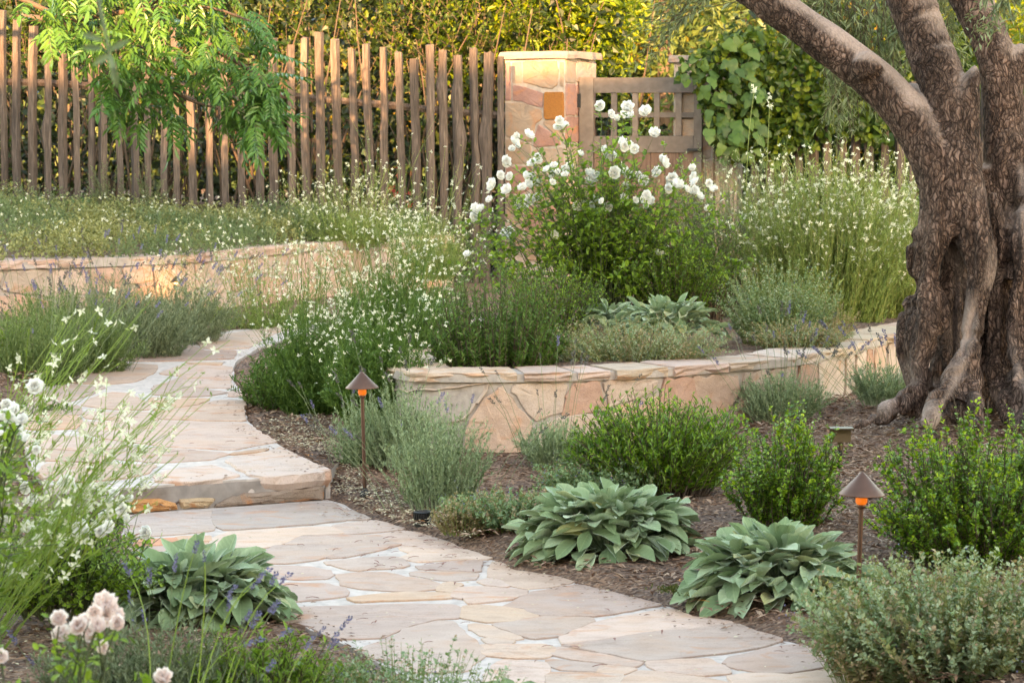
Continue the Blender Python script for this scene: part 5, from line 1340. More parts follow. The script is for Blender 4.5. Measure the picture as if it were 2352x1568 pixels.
tp = at(-900, 20, 17.6); put('trunk', tube1([(tp[0] - .3, 17.7, .4), (tp[0] - .25, 17.7, 1.2), (tp[0], 17.6, tp[2]), (tp[0] + .2, 17.6, tp[2] + 1.0)], [.12, .1, .07, .04], 10), M['twig'], ps, True)
def inpoly(poly, k):
    P_ = np.array(poly, float); out = []
    while len(out) < k:
        x = R_.uniform(P_[:, 0].min(), P_[:, 0].max()); y = R_.uniform(P_[:, 1].min(), P_[:, 1].max())
        if inside(P_, np.array([x]), np.array([y]))[0]: out.append((x, y))
    return out
PZ = inpoly([(120, -60), (60, 10), (110, 60), (150, 110), (240, 120), (262, 175), (265, 235), (330, 230), (420, 215), (480, 240), (570, 300), (610, 330), (640, 280), (650, 180), (660, 120), (610, 60), (540, -10), (400, -60)], 270) + inpoly([(245, 185), (250, 260), (330, 290), (400, 315), (430, 300), (400, 240), (330, 200)], 40) + inpoly([(570, 200), (545, 310), (620, 335), (650, 260), (640, 180)], 34)
for x, y in PZ:
    f = put('frond', None, None, ps, me=FR[R_.randrange(4)]); f.location = Vector(at(x - 20, y - 22, 17.15 + R_.uniform(-.35, .35))) - ps.location
    d = Vector((R_.uniform(-.6, 1.1), R_.uniform(-.9, .3), R_.uniform(-1.0, .25))).normalized(); f.rotation_euler = d.to_track_quat('X', 'Z').to_euler(); f.rotation_euler.rotate_axis('X', R_.uniform(-.5, .5)); s = R_.uniform(.17, .27); f.scale = (s, s, s)
# thin shoot close to the lens
nt_ = plant('olive_shoot', 'blurred pale shoot hanging into the top left corner, close to the lens', 'shoot', at(222, -60, 3.2))
q = smooth_curve(np.array([at(*p_) for p_ in ((215, -110, 3.25), (222, -20, 3.2), (238, 60, 3.2), (248, 110, 3.2), (262, 160, 3.18))]), 10, 2)
part(nt_, 'stem', tube1(q, np.linspace(.0045, .0015, 10), 6), M['olive'], True, stuff=False)
p = np.array([at(*c_) for c_ in ((238, 95, 3.2), (240, 112, 3.2), (250, 122, 3.2), (250, 118, 3.2), (258, 148, 3.2), (255, 125, 3.2))])
part(nt_, 'foliage', [cloud(p, np.array([(-1, .1, .35), (-.9, 0, .05), (.3, 0, -1), (.8, 0, .45), (.2, 0, -1), (-.6, .2, -.3)]), np.tile([0, -1., .3], (6, 1)), .033, .010, OVAL)], M['olive'], stuff=False)

# ---------------------------------------------------------------- unseen gabled blocks added behind the camera, ridges set to throw the evening shade
hs = empty('shade_caster', (0, -16, 0), 'unseen gabled blocks added behind the viewer, ridges shaped to shade the garden', 'shade blocker')
SHX = 34 * math.tan(-SUN_AZ) * 0
def gable(x0, x1, yf, yb, ze, zr, par):  # one unseen shade blocker, dressed with wall, roof and windows
    ym = (yf + yb) / 2
    v, f = box(((x0 + x1) / 2, ym, ze / 2 - .1), (x1 - x0, abs(yf - yb), ze + .2)); put('wall', [(v, f)], M['shade_caster'], par)
    o_ = .25; V = []
    for x in (x0 - .05, x1 + .05):
        V += [(x, yf + o_, ze - .08), (x, ym, zr), (x, yb - o_, ze - .08), (x, yb - o_, ze - .2), (x, yf + o_, ze - .2)]
    V = np.array(V); f = [[0, 5, 6, 1], [1, 6, 7, 2], [2, 7, 8, 3], [3, 8, 9, 4], [4, 9, 5, 0]]
    put('roof', [(V, np.array(f)), (V, np.array([[0, 1, 2, 3, 4], [9, 8, 7, 6, 5]]))], M['roof'], par)
    for x in np.arange(x0 + 1.5, x1 - 1.5, 3.0):
        v, f = box((x, yf + .012, 1.6), (1.3, .06, 1.3)); put('window', [(v, f)], M['gatewood'], par)
hs.location = (0, -7, 0)
TAN = math.tan(SUN_EL) / math.cos(SUN_AZ)
def zneed(zf, y): return zf + TAN * (20.4 - y)  # ridge height that lays the shade line at zf on the fence
XS = math.tan(-SUN_AZ) * (20.4 + 6.5)
gable(-26, -2.95 - XS, -4.1, -8.9, 3.9, zneed(2.02, -6.5), hs)
gable(-2.9 - XS, -1.15 - XS, -4, -9, 3.4, zneed(1.42, -6.5), hs)
gable(-.95 - XS, 1.25 - XS, -3.9, -9.1, 4.2, zneed(2.22, -6.5), hs)
gable(1.3 - XS, 14, -3.8, -9.2, 4.8, zneed(3.2, -6.5), hs)

# ---------------------------------------------------------------- roses
RB = [(1302, 287), (1288, 296), (1380, 245), (1405, 262), (1432, 262), (1450, 268), (1445, 250), (1190, 335), (1178, 328), (1235, 368), (1222, 378), (1335, 352), (1388, 352), (1400, 358), (1435, 335), (1458, 345), (1275, 400), (1300, 405), (1258, 395),
      (1205, 412), (1216, 425), (1198, 430), (1425, 385), (1440, 400), (1412, 395), (1522, 375), (1587, 385), (1150, 408), (1105, 478), (1092, 486), (1555, 425), (1548, 412), (1575, 438), (1590, 440), (1605, 450), (1632, 436), (1645, 440), (1485, 458), (1483, 472), (1395, 475), (1388, 466), (1325, 480), (1322, 500),
      (1235, 455), (1215, 462), (1190, 470), (1200, 480), (1165, 440), (1525, 575), (1500, 580), (1512, 588), (1072, 590), (1620, 480), (1350, 400), (1480, 420), (1360, 470), (1440, 425), (1160, 540), (1270, 540)]
bl = [at(x + R_.uniform(-4, 4), y + R_.uniform(-4, 4), 13.8 + R_.uniform(-.4, .4)) for x, y in RB]
rose_bush('large white rose bush in full bloom in front of the gate pillar', at(1385, 735, 13.9), more_blooms(bl, 46, .06), 170, .92, .45, 1.12, 24, .76, 'white', .043)
near1 = [at(x, y, 6.1 + R_.uniform(-.2, .2)) for x, y in ((15, 930), (38, 945), (52, 965), (20, 960), (45, 990), (8, 985), (62, 1010), (30, 940), (48, 1002), (10, 1010))]
rose_bush('white rose bush at the left edge, tall cluster of blooms blurred beside the path', at(-90, 1560, 6.1), more_blooms(near1, 5, .05), 16, .30, .3, .6, 14, .42, 'white', .03)
n2_ = [at(x, y, 7.1 + R_.uniform(-.2, .1)) for x, y in ((236, 1128), (262, 1133), (250, 1150), (278, 1150), (300, 1148), (272, 1178), (286, 1190), (280, 1170), (226, 1208), (232, 1220), (250, 1212), (188, 1215), (196, 1224), (160, 1150), (80, 1150), (55, 1120), (150, 1110), (130, 1200), (60, 1210), (20, 1195), (100, 1235), (340, 1222), (245, 1190))]
rose_bush('low bush of small white roses beside the step, left of the path', at(140, 1400, 7.5), n2_, 90, .34, .3, .36, 34, .52, 'white', .024)
n3_ = [at(x, y, 4.75 + R_.uniform(-.12, .12)) for x, y in ((138, 1422), (142, 1460), (190, 1428), (215, 1405), (236, 1392), (240, 1420), (265, 1415), (222, 1440), (212, 1452), (270, 1432), (232, 1488), (0, 1508), (375, 1560), (182, 1440))]
rose_bush('pale pink-white roses out of focus in the bottom left corner', at(160, 2150, 4.75), n3_, 8, .12, .1, .5, 8, .54, 'blush', .03)

# ---------------------------------------------------------------- shrubs in the planting bed
bush('dwarf_olive', 'small round dark green olive shrub just behind the cap of the curved wall', 'shrub', at(1140, 838, 11.75),   .37, .30, .52, 300, 44, .034, .011, 'gauraleaf', r=.003, t0=.05, lift=.55, root=.75, hmin=.35, flat=.85)
bush('boxwood', 'bright green box bush behind the dwarf olive shrub, left of the rose canes', 'shrub', at(1270, 800, 13.0), .34, .25, .52, 190, 42, .019, .012, 'box', tm=DIA, flat=.55)
bush('boxwood', 'fresh green box bush right of the rose canes, above the lambs ears', 'shrub', at(1545, 740, 13.7), .36, .28, .54, 230, 46, .020, .013, 'box', flat=.55)
bush('dark_shrub', 'very dark fine-leaved shrub between the rose bush and the pale gaura', 'shrub', at(1600, 740, 14.3), .34, .28, .66, 190, 46, .028, .008, 'gauraleaf', flat=.5)
bush('rosemary', 'upright silvery bush in front of the far gate pillar, left of the pale gaura', 'shrub', at(1665, 760, 15.0), .44, .3, 1.22, 240, 56, .030, .008, 'catmint', lift=.7, flat=.4)
lambs_ear('lambs ear clump with round pale leaves behind the catmint, in the walled bed', at(1530, 765, 12.7), .34, .2, .20, 78, .115, 3)
lambs_ear('small lambs ear clump in the shade at the foot of the rose canes', at(1400, 748, 13.0), .16, .14, .13, 30, .10, 4)
lambs_ear('lambs ear clump half hidden among the gaura stems at the left end of the bed', at(960, 765, 13.2), .26, .2, .22, 44, .12, 5)
def catmint(label, base, rx, ry, h, n, m, mats, L=.016, flowers=0, group='catmint mounds', fl='spike'):
    o = plant('catmint', label, 'catmint', base, group)
    P = stems(base, n, rx, ry, h, lift=.55, root=.55, rpow=.5, hmin=.45, flat=.55)
    part(o, 'stems', [tubes(P, .0013, 3)], M['gaurastem'])
    k = rng.integers(0, len(mats), n)
    for i, mt in enumerate(mats):
        if (k == i).any(): part(o, 'foliage', [leafset(P[k == i], m, L * 1.12, L * .74, .12, 1., .45, 1., .25, DIA, .35, .45)], M[mt])
    t, T, _ = along(P[:, -2:], 3, 0, 1)
    sel = U(0, 1, len(t)) < .35
    part(o, 'seed_heads', [cloud(t[sel], rvec(sel.sum()) + [0, 0, 1], rvec(sel.sum()), .010, .006)], M['catbrown'])
    if flowers:
        f_ = rng.choice(len(P), flowers, False); q = P[f_, -1]; q = np.repeat(q, 7, 0) + rng.normal(0, .008, (flowers * 7, 3)) * [1, 1, 1.8]
        part(o, 'flowers', [cloud(q, rvec(len(q)), rvec(len(q)), .007, .005)], M[fl])
    return o
catmint('pale catmint cushion spilling along the wall cap below the lambs ears', at(1455, 842, 11.95), .54, .26, .27, 620, 28, ['catmint', 'catmint', 'catbrown'], .014)
catmint('grey green catmint mound behind the right part of the curved wall', at(1790, 785, 13.0), .36, .32, .48, 460, 36, ['catmint', 'catgreen'], .016, 14)
catmint('dried brownish catmint at the bend of the curved wall', at(1830, 800, 12.6), .32, .18, .17, 260, 26, ['catbrown', 'catbrown', 'catmint'], .014)
catmint('dried tan catmint tuft next to the olive trunk, on the bed edge', at(1920, 772, 13.0), .16, .14, .20, 90, 20, ['catbrown'], .014)
gaura('broad pale gaura full of small white flowers, left of the olive trunk', at(1895, 765, 14.4), .72, .45, 1.2, 350, (.03, 0), 4, 44, 460, .015, 'gauralight', 'gaurastem', 1.12, 22, .0022, lift=.62, flat=.35, LL=.04)
gaura('taller pale gaura against the vine, its flower wands at the top right of the bed', at(2060, 775, 14.9), .48, .4, 1.2, 180, (.05, 0), 4, 44, 260, .015, 'gauralight', 'gaurastem', 1.1, 20, .0022, lift=.62, flat=.35, LL=.04)
for i, (x, y, xt, yt) in enumerate(((1720, 640, 1732, 212), (1750, 640, 1768, 235))):
    p0, p1 = at(x, y, 14.4), at(xt, yt, 14.3); q = bez(p0[None], (p0 * .4 + p1 * .6 + [-.06 * (1 - i), 0, 0])[None], p1[None], 9)
    o = plant('flower_wand', ['long bare flower wand, left of the two in front of the grapevine', 'long bare flower wand, right of the two in front of the grapevine'][i], 'flower', p0, 'tall wands before the grapevine')
    part(o, 'stem', [tubes(q, .0032, 4, .6)], M['gaurastem'], stuff=False); p = q[:, -1] + rng.normal(0, 1, (14, 3)) * [.008, .008, .022]; part(o, 'blossoms', stars(p, .013), M['cream'], stuff=False)

# ---------------------------------------------------------------- left of the wall: wispy gauras over dark foliage
gaura('big wispy gaura left of the curved wall, spilling onto the path', at(730, 968, 12.4), .40, .45, 1.10, 90, (.12, 0), 2, 50, 430, .013, 'gauraleaf', 'gauraleaf', .62, 12, lift=.5, bt=.6)
gaura('wispy gaura directly behind the left end of the curved wall', at(905, 905, 12.6), .48, .4, 1.02, 95, (.10, 0), 3, 50, 380, .013, 'gauraleaf', 'gauraleaf', .74, 12, lift=.55, bt=.6)
gaura('tall airy gaura reaching up before the last pickets, left of the pillar', at(930, 790, 14.6), .60, .3, 1.35, 70, (.05, 0), 5, 30, 80, .014, 'gauraleaf', 'gaurastem', .5, 8, bt=.5)
gaura('thin gaura with open sprays on the far side of the path, before the long wall', at(590, 775, 16.2), .75, .35, .82, 95, (-.1, 0), 3, 30, 170, .014, 'gauralight', 'gaurastem', .35, 10, bt=.4)
gaura('gaura veiling the far right end of the long stone wall', at(985, 640, 19.0), .45, .3, .62, 60, (0, 0), 3, 30, 160, .015, 'gauralight', 'gaurastem', .5, 12, bt=.5)
gaura('gaura growing against the picket fence at the end of the raised bed', at(800, 565, 19.3), .75, .3, .75, 70, (0, 0), 3, 26, 150, .016, 'gauralight', 'gaurastem', .35, 10, bt=.3)
gaura('leafy gaura covering the left end of the curved wall, just behind the left path light', at(868, 980, 11.55), .36, .26, .80, 70, (.08, 0), 2, 50, 420, .012, 'gauraleaf', 'gauraleaf', .52, 12, lift=.5, bt=.6)
bush('leafy_plant', 'dark green leafy plant bulging over the path edge under the big gaura', 'plant', at(640, 950, 12.6), .26, .3, .36, 110, 30, .05, .013, 'gauraleaf', tm=DIA, lift=.5)
# near wands arching over the path at the left
for i, (bx, by, Y, rx, ry, h, n, ln, lb) in enumerate(((-110, 1500, 6.3, .18, .20, .92, 44, (.72, .3), 'out-of-focus gaura at the left edge, its wands crossing the paving'),
                                             (-180, 1350, 6.9, .22, .22, 1.08, 32, (.66, .25), 'out-of-focus gaura at the left edge, higher wands blurred before the long wall'))):
    gaura(lb, at(bx, by + 60, Y), rx, ry, h, n, ln, 5, 30, 16, .0165, 'gauranear', 'gauranear', .3, 8, .0024, bt=.45, lift=.5, flat=.5)
bush('leafy_plant', 'small-leaved green plant under the near roses at the left edge', 'plant', at(90, 1390, 7.6), .32, .25, .24, 130, 34, .02, .013, 'rose')

# lavender
lavender('silver lavender at the foot of the curved wall, below its bend', at(1795, 962, 11.7), .28, .2, .25, 240, nf=34, fh=.30, spread=1.1)
lavender('grey lavender in the corner between the curved wall and the olive trunk', at(2022, 925, 12.0), .20, .15, .24, 140, nf=22, fh=.22, spread=1.3, lean=(-.2, 0))
lavender('small silver lavender right of the big triangular wall stone', at(1270, 1068, 10.7), .20, .16, .24, 160, nf=16, fh=.34, spread=.9, faded=.7)
lavender('tall feathery green lavender in front of the left part of the curved wall', at(1012, 1168, 10.0), .27, .20, .50, 210, leaf='greylav', m=40, nf=14, fh=.12, L=.024, faded=.6, W=.0045)
lavender('feathery grey lavender right behind the left path light', at(835, 1085, 10.95), .18, .16, .40, 130, m=40, nf=14, fh=.16, L=.024, faded=.8, W=.0045)
lavender('grey lavender filling the gap between the path light and the wall cap', at(925, 1065, 10.85), .20, .14, .42, 140, m=40, nf=12, fh=.18, L=.024, faded=.8, W=.0045)
for i, (x, y, Y, rx, h, lb) in enumerate(((330, 830, 14.6, .34, .34, 'lavender by the path, third from the lit wall lamp towards the left edge'), (200, 872, 13.9, .32, .34, 'dark lavender where the path bends at the left'), (420, 792, 15.3, .34, .30, 'lavender just in front of the lit wall lamp'),
                                          (90, 905, 13.4, .30, .40, 'dense dark lavender with purple bloom near the left edge of the path'), (240, 815, 15.3, .34, .40, 'lavender leaning against the long wall, left of the lit lamp'), (120, 830, 14.8, .34, .36, 'lavender in the back row below the long wall, near its diagonal stones'))):
    lavender(lb, at(x, y, Y), rx * 1.2, .32, h * 1.45, 330, leaf='greenlav' if i % 2 else 'lavender', m=34, nf=30, fh=.30, L=.03, W=.005, spread=.7, lean=(.08, 0), faded=.5)
bush('leafy_plant', 'glossy narrow-leaved plant at the left edge below the long wall', 'plant', at(0, 870, 13.6), .22, .22, .42, 70, 26, .045, .013, 'rose')
bush('leafy_plant', 'low dark plant hugging the outer bend of the path at the left', 'plant', at(95, 990, 12.3), .20, .2, .17, 80, 26, .035, .01, 'gauraleaf')
# bottom edge, close to the lens
lavender('lavender out of focus along the bottom edge, left of the catmint', at(330, 1800, 5.95), .34, .18, .47, 640, leaf='lavender', m=36, nf=26, fh=.12, L=.026, spread=.6, faded=.1, sc=.9)
bush('leafy_plant', 'bright green narrow-leaved plant blurred at the bottom, right of the pale roses', 'plant', at(590, 1790, 6.0), .28, .16, .43, 330, 30, .036, .011, 'rose')
Q_ = [((470, 1400), (590, 1330)), ((470, 1420), (575, 1350)), ((440, 1440), (520, 1370)), ((520, 1500), (615, 1405)), ((430, 1500), (560, 1480)), ((380, 1450), (300, 1320)), ((480, 1390), (470, 1290)), ((520, 1420), (640, 1340)), ((400, 1400), (445, 1270)), ((560, 1480), (640, 1460)), ((640, 1560), (700, 1490)), ((700, 1580), (760, 1480))]
ol = plant('lavender', 'long lavender stalks with violet heads crossing in front of the left lambs ear', 'lavender', at(430, 1900, 5.6), 'lavender plants'); q = []
for (x0, y0), (x1, y1) in Q_:
    a, b_ = at(x0 - 60, 1880, 5.6), at(x1, y1, 5.7 + R_.uniform(-.1, .1)); q.append(bez(a[None], at(x0, y0, 5.65)[None], b_[None], 9)[0])
q = np.array(q); part(ol, 'flower_stalks', [tubes(q, .0017, 4, .7)], M['gauranear']); spikes(ol, q[:, -1], q[:, -1] - q[:, -2], 1.0, .1)
catmint('catmint sprawling along the bottom edge of the view over the paving', at(940, 1790, 6.1), .34, .2, .38, 620, 30, ['catgreen', 'catmint'], .017, 10)
catmint('second green catmint at the bottom edge, between the lavender and the paving', at(740, 1800, 6.0), .22, .18, .36, 420, 30, ['catgreen'], .016, 14)
lambs_ear('lambs ear showing only its leaf tips at the bottom edge', at(1185, 1735, 6.3), .16, .12, .20, 34, .12, 9)

# front beds
lambs_ear('largest lambs ear clump, in the middle on the right side of the path', onground(1400, 1262), .385, .27, .265, 165, .135, 11)
lambs_ear('lambs ear clump at the foot of the right path light', onground(1785, 1362), .335, .24, .235, 140, .14, 12)
lambs_ear('lambs ear clump left of the path, behind the violet lavender heads', onground(455, 1410), .335, .24, .24, 125, .145, 13)
catmint('low green catmint running from the black well light to the big lambs ear', onground(1185, 1210), .33, .20, .17, 420, 24, ['catgreen', 'catgreen', 'catbrown'], .019, 26)
catmint('low green catmint behind the big lambs ear, under the olive-leaved shrub', onground(1385, 1145), .32, .22, .20, 380, 24, ['catgreen'], .019, 22)
catmint('dry blond catmint tuft next to the black well light', onground(1062, 1222), .13, .09, .14, 110, 24, ['catbrown'], .014)
catmint('big grey green catmint filling the bottom right corner, in front of the path light', at(2195, 1560, 6.95), .50, .34, .40, 1000, 38, ['catmint', 'catgreen', 'catmint', 'thyme', 'catmint', 'catbrown'], .021, 12)
catmint('brown twiggy catmint edge at the bottom right, hanging onto the paving', at(2000, 1560, 6.9), .20, .16, .20, 200, 20, ['catbrown', 'catmint', 'catbrown'], .018, 6)
bush('dwarf_olive', 'dense green olive-leaved shrub in front of the curved wall', 'shrub', onground(1520, 1135), .43, .30, .47, 420, 38, .036, .012, 'box', r=.003, t0=.15, lift=.6, up=.35)
def boxplant(label, base, rx, ry, h, n, lean=(0, 0), m=54, tipn=.35):
    o = plant('box_shrub', label, 'box shrub', base, 'young box shrubs')
    P = stems(base, n, rx, ry, h, lift=.5, hmin=.35, rpow=.5, lean=lean, K=9, wig=.03, flat=.8, root=.5)
    p, T, t = along(P, 4, .3, .9); d = norm(T + .8 * rvec(len(p)) + [0, 0, .4]); ln = U(.04, .12, len(p))[:, None]; Q = bez(p, p + d * ln * .5, p + d * ln + [0, 0, .01], 5)
    part(o, 'branches', [tubes(P, .0032, 4, .4), tubes(Q, .0015, 3)], M['twig'], True)
    part(o, 'foliage', [leafset(P, m, .0165, .0125, .05, .95, .3, 1., .3, OV4, .25, .2), leafset(Q, 15, .0155, .0115, .1, 1., .3, 1., .3, OV4, .25, .2)], M['box'])
    T_ = P[U(0, 1, len(P)) < tipn][:, -3:]; part(o, 'young_shoots', [leafset(T_, 11, .0175, .013, .1, 1., .5, .9, .4, OV4, .2, .2), tubes(T_, .0014, 3)], M['boxtip'])
    return o
boxplant('small young box shrub between the spotlight and the right path light', onground(1800, 1214), .24, .22, .52, 120, tipn=.5)
boxplant('larger sprawling box shrub at the right edge in front of the olive roots', onground(2235, 1290), .38, .27, .58, 190, (-.03, 0), tipn=.6)
boxplant('yellow-green box shoots at the right edge, behind the catmint', onground(2400, 1210), .25, .2, .55, 70, (-.05, 0), tipn=.7)

# ground covers of the raised bed (nobody could count them)
n = 7500; px_ = U(-200, 1000, n); f_ = U(0, 1, n) ** .8
Xc = (px_ - CX) * 18.4 / FP; yc = np.interp(Xc, [p[0] for p in bc], [p[1] for p in bc]) + .02; Yc = yc + (20.15 - yc) * f_
Xc = (px_ - CX) * Yc / FP; yc = np.interp(Xc, [p[0] for p in bc], [p[1] for p in bc]); Yc = np.maximum(Yc, yc + .1)
P0 = np.stack([Xc, Yc, bedz(Xc, Yc)], 1); hh_ = .12 + .12 * vnoise(P0 * 2.4, 12)
D_ = norm(rng.normal(0, .5, (n, 3)) + [0, -.15, 1]); PP = bez(P0, P0 + D_ * hh_[:, None] * .6, P0 + D_ * hh_[:, None] * U(.7, 1.4, n)[:, None], 5)
gg = vnoise(P0 * 1.6, 21) > .52
tag(put('groundcover', [leafset(PP[~gg], 10, .032, .017, .1, 1., .4, 1., .3)], M['thyme'], loc=(-3, 18, .7)), 'fine golden green ground cover carpeting the raised bed above the long wall', 'ground cover', kind='stuff')
tag(put('groundcover', [leafset(PP[gg], 12, .030, .012, .1, 1., .7, 1., .3)], M['thymegreen'], loc=(-2, 18, .7)), 'bluish green patches of fine ground cover in front of the picket fence', 'ground cover', kind='stuff')
p = PP[U(0, 1, n) < .055][:, -1] + [0, 0, .03]; tag(put('blossoms', stars(p, .014), M['cream'], loc=(-2, 18, .8)), 'tiny cream flowers sprinkled over the ground cover by the fence', 'flowers', kind='stuff')
for x, y, h, w, lb in ((250, 490, .52, .22, 'upright rosemary sprigs at the fence foot, left of the pistache branch'), (345, 492, .50, .22, 'upright rosemary sprigs at the fence foot, directly under the pistache branch'), (760, 520, .55, .3, 'fine upright green sprigs before the middle of the fence')):
    bush('rosemary', lb, 'rosemary', (at(x, y, 19.9)[0], 19.9, float(bedz(at(x, y, 19.9)[0], 19.9))), w, .15, h, 34, 60, .022, .005, 'thymegreen', lift=.8, group='rosemary at the fence', hmin=.45)
rf = plant('red_flowering_plant', 'plant with red flowers glimpsed through the pickets left of the pillar', 'plant', (-1.0, 21.0, .5))
p = np.array([at(U(895, 945), U(385, 540), 20.9 + U(0, .2)) for _ in range(16)]); part(rf, 'flowers', stars(p, .05, 5), M['redflower'])
part(rf, 'foliage', [leafset(stems((-1.0, 21.0, .5), 20, .25, .15, .75), 20, .05, .02)], M['hedge'])
part(rf, 'stems', [tubes(stems((-1.0, 21.0, .5), 8, .25, .15, .75), .004, 3)], M['canes'])
n = 5; 
ms_ = onground(1555, 1362); p = ms_ + rng.normal(0, 1, (500, 3)) * [.03, .035, .003] + [0, 0, .01]; tag(put('moss', [cloud(p, rvec(500) + [0, 0, 1.2], rvec(500), .010, .006)], M['moss'], loc=ms_), 'small patch of yellow moss on the soil between the two lambs ears', 'moss', kind='stuff')

# ---------------------------------------------------------------- lamps and fittings
def path_light(label, base, H, hat, tilt=(0, 0), lens='amber', s=1.0):
    o = plant('path_light', label, 'garden lamp', base, 'conical path lights'); R = hat / 2
    o.rotation_euler = (tilt[0], tilt[1], 0)
    hh_ = hat * .50
    def P_(name, prof, mt, seg=28): return put(name, [lathe(prof, (0, 0, 0), seg)], M[mt], o, True, local=True)
    t = .0015
    P_('hat', [(.0005, H), (R * .10, H - hh_ * .07), (R * .18, H - hh_ * .14), (R * .62, H - hh_ * .60), (R * .98, H - hh_ * .95), (R, H - hh_), (R - t, H - hh_ + .0005), (R * .6, H - hh_ * .62), (R * .15, H - hh_ * .2), (.0005, H - hh_ * .18)], 'copper')
    P_('lens', [(.0005, H - hh_ * .4), (R * .25, H - hh_ * .42), (R * .25, H - hh_ * 1.32), (R * .19, H - hh_ * 1.42), (.0005, H - hh_ * 1.43)], lens)
    P_('collar', [(R * .16, H - hh_ * 1.40), (R * .21, H - hh_ * 1.44), (R * .19, H - hh_ * 1.54), (.008 * s, H - hh_ * 1.62)], 'copper', 16)
    P_('stem', [(.0078 * s, -.06), (.0078 * s, H - hh_ * 1.6)], 'copper', 12)
    P_('stake_cap', [(.022 * s, -.01), (.022 * s, .012), (.010 * s, .016), (.009 * s, .03)], 'black', 14)
    return o
b1_ = onground(838, 1135); path_light('copper path light standing left of the curved wall, beside the step', b1_, .535, .145, (0, -.02))
b2_ = at(1968, 1455, 7.5); path_light('copper path light at the right, rising behind the grey catmint', b2_, .515, .146, (0, .022))
b3_ = at(405, 742, 16.88); w3 = path_light('small lit copper lamp glowing against the long wall behind the lavender', b3_, .33, .085, (0, 0), 'lit')
pl_ = bpy.data.lights.new('lamp_glow', 'POINT'); pl_.energy = .38; pl_.color = (1, .5, .15); pl_.shadow_soft_size = .02; po = bpy.data.objects.new('lamp_glow', pl_); C.objects.link(po); po.location = at(405, 668, 16.90)
# bronze spotlight aimed at the tree
s0 = onground(1925, 1040); sl_ = plant('spotlight', 'small bronze flood light aimed at the olive trunk, behind the young box shrub', 'spotlight', s0)
c0 = at(1930, 998, 10.3) 
w_ = .046; prof = [(-.035, -.028), (-.03, .022), (.01, .034), (.05, .022), (.05, -.028)]
V = np.array([(c0[0] + sx * w_ + y_ * .15, c0[1] + y_, c0[2] + z_) for sx in (-1, 1) for y_, z_ in prof]); m_ = 5
put('housing', [(V, np.array([[i, (i + 1) % m_, m_ + (i + 1) % m_, m_ + i] for i in range(m_)])), (V, np.array([[4, 3, 2, 1, 0], [5, 6, 7, 8, 9]]))], M['bronze'], sl_)
put('visor', [box(c0 + [0, -.03, .032], (.10, .075, .006), .0)], M['bronze'], sl_)
put('knuckle', tube1([c0 + [0, 0, -.03], c0 + [0, 0, -.065]], .013, 10), M['bronze'], sl_)
put('stem', tube1([c0 + [0, 0, -.06], [c0[0], c0[1], s0[2] - .03]], .010, 10), M['black'], sl_)
k0 = at(1838, 990, 10.9); sp0 = plant('sprinkler', 'short black pop-up sprinkler in the mulch left of the flood light', 'sprinkler', k0)
put('body', tube1([k0 + [0, 0, -.03], k0 + [0, 0, .035]], .014, 12), M['black'], sp0); put('nozzle', tube1([k0 + [0, 0, .036], k0 + [0, 0, .062]], .017, 12), M['black'], sp0)
k0 = onground(972, 1196); wl = plant('well_light', 'black ribbed plastic well light sunk in the mulch near the paving', 'well light', k0)
put('ring', [lathe([(.036, -.02), (.036, .034), (.040, .038), (.033, .041), (.030, .030), (.001, .029)], k0, 24)], M['black'], wl)
for a in np.linspace(math.pi, 2 * math.pi, 12): put('rib', [box(k0 + [.038 * math.cos(a), .038 * math.sin(a), .012], (.006, .004, .044), a)], M['black'], wl)

# ---------------------------------------------------------------- litter
def scatter(n, poly, zf, seed=0):
    P_ = np.array(poly, float); lo, hi = P_.min(0), P_.max(0); k = int(n * 2.5); x, y = U(lo[0], hi[0], k), U(lo[1], hi[1], k)
    s = inside(P_, x, y); x, y = x[s][:n], y[s][:n]; return x, y
def lay(name, label, n, poly, mat, L, W, seed=0, dens=None, lift=.006, cat='litter', tilt=.25):
    """small flat pieces lying on the open ground inside a world outline"""
    x, y = scatter(n, poly, None); z = ground(x, y)
    s = ~(inside(LOW, x, y) | inside(UPP, x, y))
    x, y, z = x[s], y[s], z[s]
    z = z + (vnoise(np.stack([x * 9, y * 9, x * 0], 1)) - .5) * .03 + (vnoise(np.stack([x * 9, y * 9, x * 0], 1) * 3.1, 3) - .5) * .016 + lift
    a = U(0, 6.28, len(x)); D = np.stack([np.cos(a), np.sin(a), rng.normal(0, tilt, len(x))], 1)
    return tag(put(name, [cloud(np.stack([x, y, z], 1), D, norm(np.array([0, 0, 1.]) + tilt * rvec(len(x))), L, W, DIA, (1 + rng.normal(0, .4, len(x))).clip(.3, 2.2))], M[mat], loc=(float(x.mean()), float(y.mean()), 0)), label, cat, kind='stuff')
front = [(-3.4, 5), (3.2, 5), (3.2, 9), (3.2, 12.5), (1.9, 13), (1.2, 11.9), (-.8, 11.3), (-1.0, 13), (-1.1, 11.2), (-.9, 10.4), (-2.2, 7)]
whole = [(-3.6, 5), (3.4, 5), (3.4, 13), (-.8, 13.2), (-3.6, 13.2)]
lay('bark_mulch', 'dark brown bark mulch covering the beds round the path', 60000, whole, 'chips', .030, .0095)
lay('leaf_litter', 'pale narrow fallen olive leaves under the olive tree and the box shrubs', 14000, [(.9, 8), (2.8, 8), (2.8, 11.6), (1.2, 11.7), (1.0, 10)], 'strawchips', .030, .0065, lift=.012)
lay('fallen_petals', 'cream petals fallen on the mulch between the path and the left path light', 9000, [onground(*q)[:2] for q in ((590, 980), (700, 950), (800, 985), (830, 1100), (1060, 1180), (1100, 1240), (860, 1200), (760, 1150), (770, 1090), (650, 1020))], 'petals', .011, .007, lift=.010)
